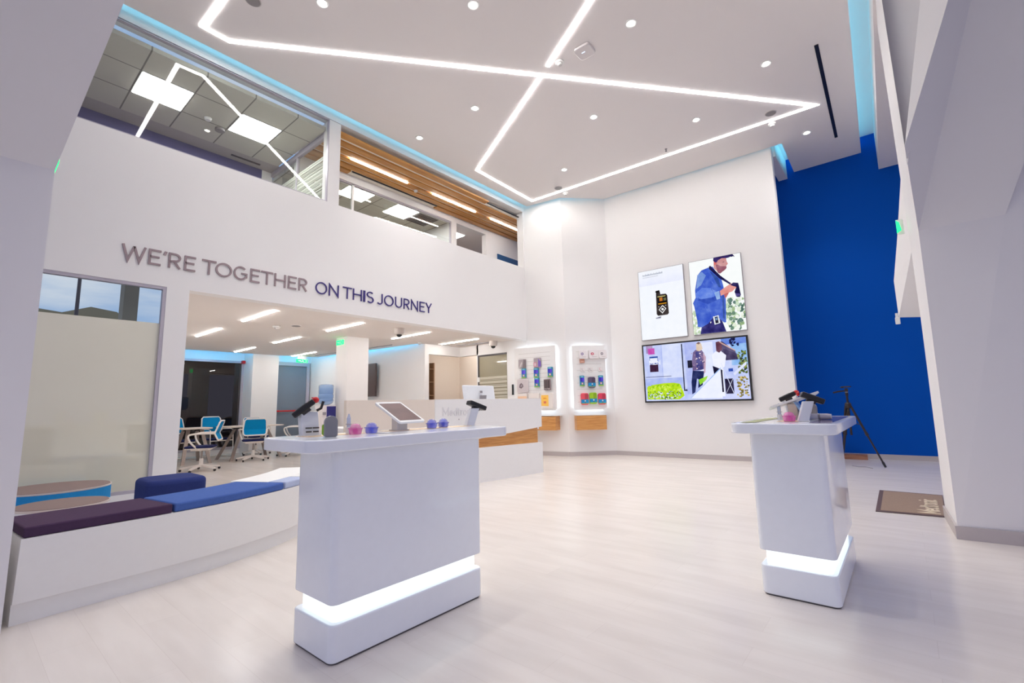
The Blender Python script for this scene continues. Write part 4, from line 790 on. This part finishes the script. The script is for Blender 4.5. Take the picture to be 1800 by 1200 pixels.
# dome shaped meter
t = T('glucose_meter', 'grey dome shaped meter with a lime green side', 'handheld device', (-1.86, 1.035, .8362))
pr = rrect(-.026, 0, .026, .086, [.026, .026, .008, .008], 8); m = MB()
dv = Vector((.35, .94, 0)); nv = Vector((.94, -.35, 0)); C = Vector((-1.86, 1.035, .8362))
m.ext([C + dv * u + Vector((0, 0, v)) - nv * .016 for u, v in pr], nv * .032); m.build('shell', mat('meter_grey', srgb(132, 131, 136), .35), t, bevel=.011, seg=5)
m = MB(); m.ext([C - dv * .0005 + dv * (u * .93 - .004) + Vector((0, 0, v * .8 + .004)) - nv * .026 for u, v in rrect(-.029, 0, .029, .06, .012, 5)], nv * .01); m.build('green_back', mat('lime', srgb(165, 215, 60), .35), t)
# tablet on stand
def tablet(c, ax, ay, w, h, label, dark, base, glare=None):
    t = T('tablet', label, 'tablet', base, 'tablets on stands'); c, ax, ay = Vector(c), Vector(ax).normalized(), Vector(ay).normalized(); n = ax.cross(ay).normalized()
    if n.z < 0: n = -n
    pts = rrect(-w / 2, -h / 2, w / 2, h / 2, .012, 4)
    MB().ext([c + ax * u + ay * v for u, v in pts], -n * .010).build('casing', white, t)
    MB().ext([c + ax * u + ay * v for u, v in rrect(-w * .42, -h * .42, w * .42, h * .42, .002, 2)], n * .0008).build('screen', dark, t)
    B = Vector(base); d = (c - n * .01 - B)
    MB().ext([B + Vector(p) for p in ((-.028, -.03, 0), (.022, -.03, 0), (.022, .035, 0), (-.028, .035, 0))], d * .93).build('stand', mat('stand_silver', srgb(214, 208, 204), .25, .3), t, bevel=.006)
    MB().prism([(B.x + u, B.y + v) for u, v in rrect(-.04, -.045, .035, .045, .02, 5)], B.z, B.z + .005).build('foot', mat('stand_silver', srgb(214, 208, 204), .25, .3), t)
    return t
scr = mat('tablet_screen_brown', srgb(112, 80, 78), .35, spec=.2, noise=(14, .35))
tablet((-1.98, 1.478, .93), (.0, 1, .01), (-.16, -.035, .098), .158, .195, 'white framed tablet tilted on a stand on the front counter', scr, (-1.98, 1.475, .8362))
# right counter group
tablet((-.475, 2.98, .942), (.94, .1, .32), (-.25, .95, -.1), .24, .17, 'white framed tablet seen edge-on on the right counter', scr, (-.47, 3.0, .8362))
t, top, f, s = stand((-.408, 2.80, .8362), 75, .03, .05, .048, .10, 'white stand at the near edge of the right counter', 'stands on the right counter')
device((-.362, 2.83, .952), (.86, .3, 0), (-.3, .86, 0), .115, .06, .028, -22, 'black device with a red end on the near stand, right counter', 'devices on stands')
MB().lathe([(.002, -.008), (.011, -.004), (.011, .004), (.002, .008)], (-.420, 2.81, .975), 14, 0).build('red_cap', red, bpy.data.objects['pump_device.002'])
t, top, f, s = stand((-.52, 3.22, .8362), 250, .02, .05, .05, .10, 'white stand behind the tablet on the right counter', 'stands on the right counter')
device((-.535, 3.2, .964), (.9, .2, 0), (-.2, .9, 0), .10, .055, .026, 24, 'black device with a red cap behind the tablet', 'devices on stands', True)
o = T('blue_card', 'thin leaning plate with a light blue edge on the right counter', 'plate', (-.43, 2.95, .8362))
MB().ext([(-.462, 2.93, .93), (-.455, 2.93, .935), (-.40, 2.93, .8362), (-.413, 2.93, .8362)], (0, .09, 0)).build('plate', mat('pale_blue_edge', srgb(150, 190, 235), .3), o)
t = T('glucose_meter', 'grey dome shaped meter behind the stands on the right counter', 'handheld device', (-.42, 3.25, .8362)); m = MB(); C = Vector((-.425, 3.25, .8362))
m.ext([C + Vector((u, 0, v)) for u, v in pr], (0, .03, 0)); m.build('shell', mat('meter_grey', srgb(132, 131, 136), .35), t, bevel=.006)
o = T('scanner_puck', 'flat white cylinder device lying on the right counter', 'handheld device', (-.36, 2.95, .8362))
MB().lathe([(.012, -.05), (.016, -.045), (.016, .03), (.013, .05)], (-.355, 3.0, .853), 14, 0).build('body', mat('pale_grey', srgb(206, 200, 206), .3), o, smooth=1); MB().lathe([(.0165, -.01), (.0165, .0)], (-.355, 3.0, .853), 14, 0).build('band', greyp, o)

# ------------------------------------------------------------------ curved bench with cushions
def smoothcurve(P, n=8):
    out = []
    for i in range(len(P) - 1):
        p0, p1, p2, p3 = [Vector(P[max(0, min(len(P) - 1, j))]) for j in (i - 1, i, i + 1, i + 2)]
        for k in range(n):
            t = k / n; out.append(.5 * ((2 * p1) + (-p0 + p2) * t + (2 * p0 - 5 * p1 + 4 * p2 - p3) * t * t + (-p0 + 3 * p1 - 3 * p2 + p3) * t ** 3))
    return out + [Vector(P[-1])]
fr = smoothcurve([(-3.235, .262), (-3.262, .565), (-3.292, .845), (-3.345, 1.119), (-3.45, 1.42), (-3.614, 1.736), (-3.83, 2.02), (-4.08, 2.26)])
def offc(c, d):
    L, R = ribbon([tuple(p) for p in c], abs(d) * 2); return L if d > 0 else R
be = T('curved_bench', 'long curved white bench with fabric seat pads', 'bench', (-3.6, 1.1, 0))
bk = offc(fr, .40); MB().prism([tuple(p) for p in fr] + [tuple(p) for p in bk[::-1]], 0, .098).build('plinth', satin, be)
lo, hi, sb = offc(fr, -.02), offc(fr, -.055), offc(fr, .42)
m = MB(); k = len(fr); Z = lambda c, z: [(p.x, p.y, z) for p in c]
A_, B_, C_, D_ = Z(lo, .096), Z(hi, .388), Z(sb, .388), Z(sb, .096)
for i in range(k - 1):
    for u, v in ((A_, B_), (B_, C_), (C_, D_), (D_, A_)): m.poly([u[i], u[i + 1], v[i + 1], v[i]])
m.poly([A_[0], B_[0], C_[0], D_[0]]).poly([A_[-1], B_[-1], C_[-1], D_[-1]])
m.build('shell', satin, be, smooth=1)
def slice_(a, b, d0, d1, z0, z1, name, mt, bev):
    c = [p for p in frf if a <= p.y <= b]; L = offc(c, d0); Rr = offc(c, d1)
    return MB().prism([tuple(p) for p in L] + [tuple(p) for p in Rr[::-1]], z0, z1).build(name, mt, be, bevel=bev)
frf = smoothcurve([(-3.235, .262), (-3.262, .565), (-3.292, .845), (-3.345, 1.119), (-3.45, 1.42), (-3.614, 1.736), (-3.83, 2.02), (-4.08, 2.26)], 24)
fab = lambda n, c: mat(n, c, .95, spec=.2, noise=(60, .12))
slice_(.262, .862, -.05, .36, .389, .438, 'seat_pad', fab('fabric_plum', srgb(72, 52, 78)), .01)
slice_(.864, 1.575, -.05, .36, .389, .438, 'seat_pad', fab('fabric_blue', srgb(70, 98, 165)), .01)
slice_(1.577, 1.80, -.05, .10, .389, .438, 'seat_pad', fab('fabric_lilac', srgb(176, 186, 214)), .01)
slice_(1.577, 2.3, .105, .42, .389, .438, 'table_end', satin, .006); slice_(1.802, 2.3, -.05, .10, .389, .438, 'table_end', satin, .006)
# pouf tables
def pouf(x, y, r, h, side, label):
    t = T('round_pouf_table', label, 'side table', (x, y, 0), 'round pouf tables')
    MB().lathe([(r * .93, 0), (r * .97, .02), (r, h * .5), (r, h - .012)], (x, y, 0), 48).build('base', side, t, smooth=1)
    MB().lathe([(r * 1.0, h - .012), (r * 1.01, h - .006), (r * 1.01, h)], (x, y, 0), 48).build('rim', mat('rim_pale', srgb(218, 206, 200), .4), t, smooth=1)
    MB().lathe([(r * .985, h), (r * .975, h + .004)], (x, y, 0), 48).build('top', mat('taupe_top', srgb(134, 112, 108), .55), t)
pouf(-5.09, .575, .335, .40, fab('fabric_cyan', srgb(40, 140, 205)), 'round table with a cyan base below the frosted window')
pouf(-4.22, .52, .235, .388, satin, 'round table with a white base tucked behind the bench')
o = T('ottoman', 'dark navy rounded ottoman behind the curved bench', 'ottoman', (-4.62, 1.32, 0))
m = MB(); m.prism([(x - 4.60, y + 1.20) for x, y in rrect(-.22, -.20, .22, .20, .08, 6)], .03, .44); m.build('seat', fab('fabric_navy', srgb(44, 56, 112)), o, bevel=.035, seg=4)
MB().prism([(x - 4.60, y + 1.20) for x, y in rrect(-.19, -.17, .19, .17, .06, 6)], 0, .03).build('foot', dgrey, o)

# ------------------------------------------------------------------ tripod, mat, wooden block
tp = T('camera_tripod', 'black camera tripod standing before the blue wall', 'tripod', (-.62, 8.28, 0)); cx, cy = -.63, 8.28; tb = mat('tripod_black', srgb(38, 26, 28), .4)
MB().tube([(cx, cy, .42), (cx, cy, .98)], .014).tube([(cx, cy, .98), (cx, cy, 1.02)], .02).build('centre_column', tb, tp)
MB().lathe([(.035, .80), (.04, .82), (.04, .86), (.03, .88)], (cx, cy, 0), 14).build('shoulder', tb, tp); MB().lathe([(.018, 1.0), (.018, 1.035)], (cx, cy, 0), 12).build('lock_ring', greyp, tp)
for a, b, c in (((-.03, -.0), (-.80, 8.60), .0), ((.03, -.01), (-.285, 8.12), 0), ((-.0, .02), (-.775, 8.25), 0)):
    p0 = Vector((cx + a[0], cy + a[1], .83)); p1 = Vector((b[0], b[1], .012))
    m = MB(); m.tube([p0, p0.lerp(p1, .45)], .015).tube([p0.lerp(p1, .45), p0.lerp(p1, .5)], .019).tube([p0.lerp(p1, .5), p0.lerp(p1, .92)], .011); l = m.build('leg', tb, tp)
    MB().tube([p0.lerp(p1, .92), p1], [.016, .013]).build('foot', black, l)
    MB().tube([Vector((cx, cy, .60)), p0.lerp(p1, .32)], .005).build('brace', tb, tp)
hd = MB(); hd.obox((cx, cy, 1.06), (.02, 0, 0), (0, .02, 0), (0, 0, .025)).obox((cx, cy, 1.105), (.055, -.01, 0), (.005, .028, 0), (0, 0, .008)); h_ = hd.build('head', tb, tp, bevel=.003)
MB().tube([(cx, cy, 1.05), (cx - .09, cy - .06, 1.04), (cx - .15, cy - .10, 1.025)], [.008, .012, .012]).build('pan_handle', tb, tp)
MB().tube([(cx - .03, cy, 1.09), (cx - .07, cy + .01, 1.10)], .006).build('knob', tb, tp)
o = T('wooden_block', 'short brown wooden piece lying against the blue wall baseboard', 'wooden block', (-.7, 9.1, 0))
MB().prism([(-.86, 9.05), (-.52, 9.07), (-.53, 9.2), (-.87, 9.18)], 0, .075).build('block', wood('brown_wood', srgb(140, 92, 70), srgb(170, 118, 92), 0, 1), o)
o = T('door_mat', 'brown entrance mat with white lettering beside the right column', 'door mat', (-.06, 5.62, 0))
MB().prism([(-.282, 5.05), (.16, 5.09), (.185, 6.17), (-.292, 6.19)], .001, .006).build('border', mat('mat_border', srgb(84, 66, 72), .9), o)
MB().prism([(-.250, 5.10), (.155, 5.13), (.18, 6.13), (-.258, 6.15)], .006, .0085).build('pile', mat('mat_brown', srgb(140, 118, 104), .95, noise=(90, .2)), o)
m = MB(); word(m, 'Medtronic', (.13, 5.17, .0085), (0, 1, 0), (-1, 0, 0), (0, 0, 1), .125, .001, .10, .14); m.build('lettering', mat('mat_letter', srgb(222, 206, 180), .8), o)
# cables on the floor near the tripod
tag(MB().tube([(-.66, 8.2, .005), (-.58, 8.1, .005), (-.5, 8.13, .005), (-.42, 8.0, .005)], .004, 6).build('floor_cable', greyp), 'thin grey cable on the floor by the tripod', 'cable')

# ------------------------------------------------------------------ water cooler
wc = T('water_cooler', 'navy and white water cooler by the white column', 'water cooler', (-7.95, 4.31, 0)); x, y = -7.95, 4.315
MB().prism([(x + u, y + v) for u, v in rrect(-.13, -.13, .13, .13, .02, 4)], 0, 1.02).build('body', mat('cooler_white', srgb(232, 226, 226), .4), wc)
MB().box(x + .131, y - .05, .02, x + .138, y + .12, 1.0).build('front_panel', mat('cooler_navy', srgb(40, 38, 118), .35), wc); MB().box(x + .13, y - .125, .85, x + .15, y - .07, .90).build('tap', greyp, wc)
MB().lathe([(.05, 1.02), (.11, 1.05), (.125, 1.08), (.132, 1.11), (.122, 1.13), (.132, 1.16), (.132, 1.20), (.122, 1.22), (.128, 1.24), (.128, 1.36), (.115, 1.385), (.06, 1.395)], (x, y, 0), 24).build('bottle', mat('bottle_blue', srgb(150, 190, 235), .08, alpha=.45, coat=.5), wc, smooth=1)
MB().lathe([(.08, 1.08), (.118, 1.11), (.118, 1.33), (.1, 1.335)], (x, y, 0), 20).build('water', mat('water_blue', srgb(110, 155, 215), .1, alpha=.6), bpy.data.objects['bottle'])

# ------------------------------------------------------------------ chairs and tables of the back room
chw = mat('chair_white', srgb(236, 228, 222), .35); chb = fab('chair_blue_mesh', srgb(0, 132, 188)); chn = fab('chair_navy_seat', srgb(30, 34, 78)); chg = mat('chair_grey', srgb(150, 140, 136), .3, .5)
def back_parts(t, w=.20, zt=.80, zb=.49, yj=-.20, yt=-.27, yb=-.25, zj=.60):
    def P(u, v):  # u across -1..1 , v 0..1 bottom to top
        z = zb + v * (zt - zb); y = yj + (yb - yj) * (1 - min(v / .36, 1)) if v < .36 else yj + (yt - yj) * (v - .36) / .64
        return Vector((u, y, z))
    ww = lambda v: w * (1 - .10 * abs(v - .36) / .64)
    rows = [0, .18, .36, .6, .8, 1]; m = MB()
    for a, b in zip(rows[:-1], rows[1:]):
        m.ext([P(-ww(a) + .012, a), P(ww(a) - .012, a), P(ww(b) - .012, b), P(-ww(b) + .012, b)], (0, .006, 0))
    m.build('back_mesh', chb, t)
    path = [P(-ww(0) + .03, 0), P(-ww(.06), .08), P(-ww(.36), .36), P(-ww(.9), .9), P(-ww(1) + .03, 1), P(0, 1), P(ww(1) - .03, 1), P(ww(.9), .9), P(ww(.36), .36), P(ww(.06), .08), P(ww(0) - .03, 0), P(0, 0), P(-ww(0) + .03, 0)]
    MB().tube(path, .013, 8).build('back_frame', chw, t)
def task_chair(label):
    t = T('swivel_chair', label, 'chair', (0, 0, 0), 'blue mesh swivel chairs')
    back_parts(t)
    for sx in (-1, 1):
        q = smoothcurve([(sx * .20, -.20, .60), (sx * .235, -.08, .605), (sx * .245, .08, .60), (sx * .24, .15, .57), (sx * .22, .12, .47), (sx * .17, .03, .36), (sx * .08, .0, .33)], 5)
        MB().tube(q, .014, 8).build('armrest', chw, t)
    m = MB(); m.prism(rrect(-.2, -.19, .2, .22, .06, 5), .372, .405); m.build('seat', chn, t, bevel=.014)
    m = MB(); m.ext([(-.19, -.18, .372), (.19, -.18, .372), (.20, .2, .372), (-.20, .2, .372)], (0, 0, -.012)).ext([(-.15, -.12, .36), (.15, -.12, .36), (.15, .13, .36), (-.15, .13, .36)], (0, 0, -.03)); m.build('seat_shell', chw, t, bevel=.008)
    MB().tube([(0, 0, .33), (0, 0, .19)], .017, 12).build('gas_lift', chg, t); MB().tube([(0, 0, .2), (0, 0, .07)], [.028, .034], 12).build('column', chw, t)
    for k in range(5):
        a = k * 2 * math.pi / 5 + .3; d = Vector((math.cos(a), math.sin(a), 0)); p = Vector((-d.y, d.x, 0))
        m = MB(); m.ext([d * .02 - p * .025 + Vector((0, 0, .105)), d * .02 + p * .025 + Vector((0, 0, .105)), d * .29 + p * .014 + Vector((0, 0, .062)), d * .29 - p * .014 + Vector((0, 0, .062))], (0, 0, -.026)); l = m.build('base_leg', chw, t)
        MB().lathe([(.02, -.014), (.02, .014)], tuple(d * .285 + Vector((0, 0, .0205))), 12, 0).build('castor', black, l)
    return t
ch = task_chair('blue mesh swivel chair nearest the opening, seen from its side'); ch.location = (-8.92, 2.72, 0); ch.rotation_euler = (0, 0, math.radians(152))
dup(ch, (-9.8, 3.86, 0), math.radians(72), 'blue mesh swivel chair with its back squarely to us')
dup(ch, (-10.05, 4.74, 0), math.radians(150), 'blue mesh swivel chair partly behind the leftmost device stand')
dup(ch, (-11.1, 4.42, 0), math.radians(-90), 'blue mesh swivel chair beyond the table, hidden but for its back')
def guest_chair(label):
    t = T('sled_chair', label, 'chair', (0, 0, 0), 'blue backed chairs with sled legs'); back_parts(t, .205, .84, .52, -.2, -.25, -.22, .6)
    MB().prism(rrect(-.2, -.19, .2, .22, .05, 5), .36, .40).build('seat', chn, t, bevel=.014)
    for sx in (-1, 1):
        MB().tube([(sx * .22, -.2, .58), (sx * .23, .1, .59), (sx * .23, .2, .57), (sx * .23, .24, .03), (sx * .23, .20, .012), (sx * .23, -.22, .012)], .010, 8).build('leg', chw, t)
    MB().tube([(-.23, -.22, .012), (.23, -.22, .012)], .010).tube([(-.22, .21, .35), (.22, .21, .35)], .010).tube([(-.20, -.2, .55), (-.22, -.2, .58)], .012).build('crossbar', chw, t)
    return t
g = guest_chair('blue backed sled chair on the left before the dark window'); g.location = (-11.25, 3.02, 0); g.rotation_euler = (0, 0, math.radians(-72))
dup(g, (-11.25, 3.68, 0), math.radians(-80), 'blue backed sled chair closest to the window frame')
def table(cx, cy, lx, ly, a, label):
    t = T('meeting_table', label, 'table', (cx, cy, 0), 'meeting tables in the back room'); R = Matrix.Rotation(math.radians(a), 3, 'Z'); C = Vector((cx, cy, 0))
    Q = lambda x, y, z: C + R @ Vector((x, y, z))
    m = MB(); m.ext([Q(x, y, .635) for x, y in rrect(-lx / 2, -ly / 2, lx / 2, ly / 2, .12, 6)], (0, 0, .022)); m.build('tabletop', mat('table_taupe', srgb(226, 212, 200), .4), t)
    for sx in (-1, 1):
        for sy in (-1, 1):
            m = MB(); p0 = Q(sx * lx * .18, sy * ly * .22, .62); p1 = Q(sx * lx * .44, sy * ly * .44, .0)
            d = R @ Vector((.016, 0, 0)); e = R @ Vector((0, .028, 0))
            m.ext([p0 - d - e, p0 + d - e, p0 + d + e, p0 - d + e], p1 - p0); m.build('leg', mat('table_leg', srgb(150, 136, 130), .4, .3), t)
    MB().tube([Q(-lx * .18, 0, .6), Q(lx * .18, 0, .6)], .015).tube([Q(0, -ly * .3, .61), Q(0, ly * .3, .61)], .015).build('underframe', black, t)
    return t
table(-10.38, 4.02, .72, 1.10, 4, 'meeting table with splayed legs near the pillar'); table(-10.45, 3.01, .76, .50, 0, 'meeting table at the left, cut off by the wall edge')
# ------------------------------------------------------------------ outside, seen through the glass
st(MB().box(-60, -60, -.3, 60, 60, -.12).build('ground', mat('pavement', srgb(120, 118, 118), .8)))
o = T('lamp_post', 'thin dark lamp post outside, behind the clear window top', 'lamp post', (-9.0, 1.05, -.12))
MB().lathe([(.03, -.12), (.02, 3.4)], (-9.0, 1.05, 0), 10).build('pole', dgrey, o)
hp = [(-14, -.12)] + [(-14 + k, 5.2 + .9 * math.sin(k * .55) + .35 * math.sin(k * 1.7)) for k in range(0, 27)] + [(12, -.12)]
st(MB().ext([(-30, y + 3, z) for y, z in hp], (-3, 0, 0)).build('hill', mat('hill_scrub', srgb(150, 148, 110), .9, noise=(.8, .2))))
o = T('concrete_post', 'pale concrete post outside seen through the clear window top', 'post', (-6.6, 1.18, 0)); MB().box(-6.7, 1.13, 0, -6.5, 1.26, 2.55).build('post', mat('concrete', srgb(190, 186, 160), .8), o)
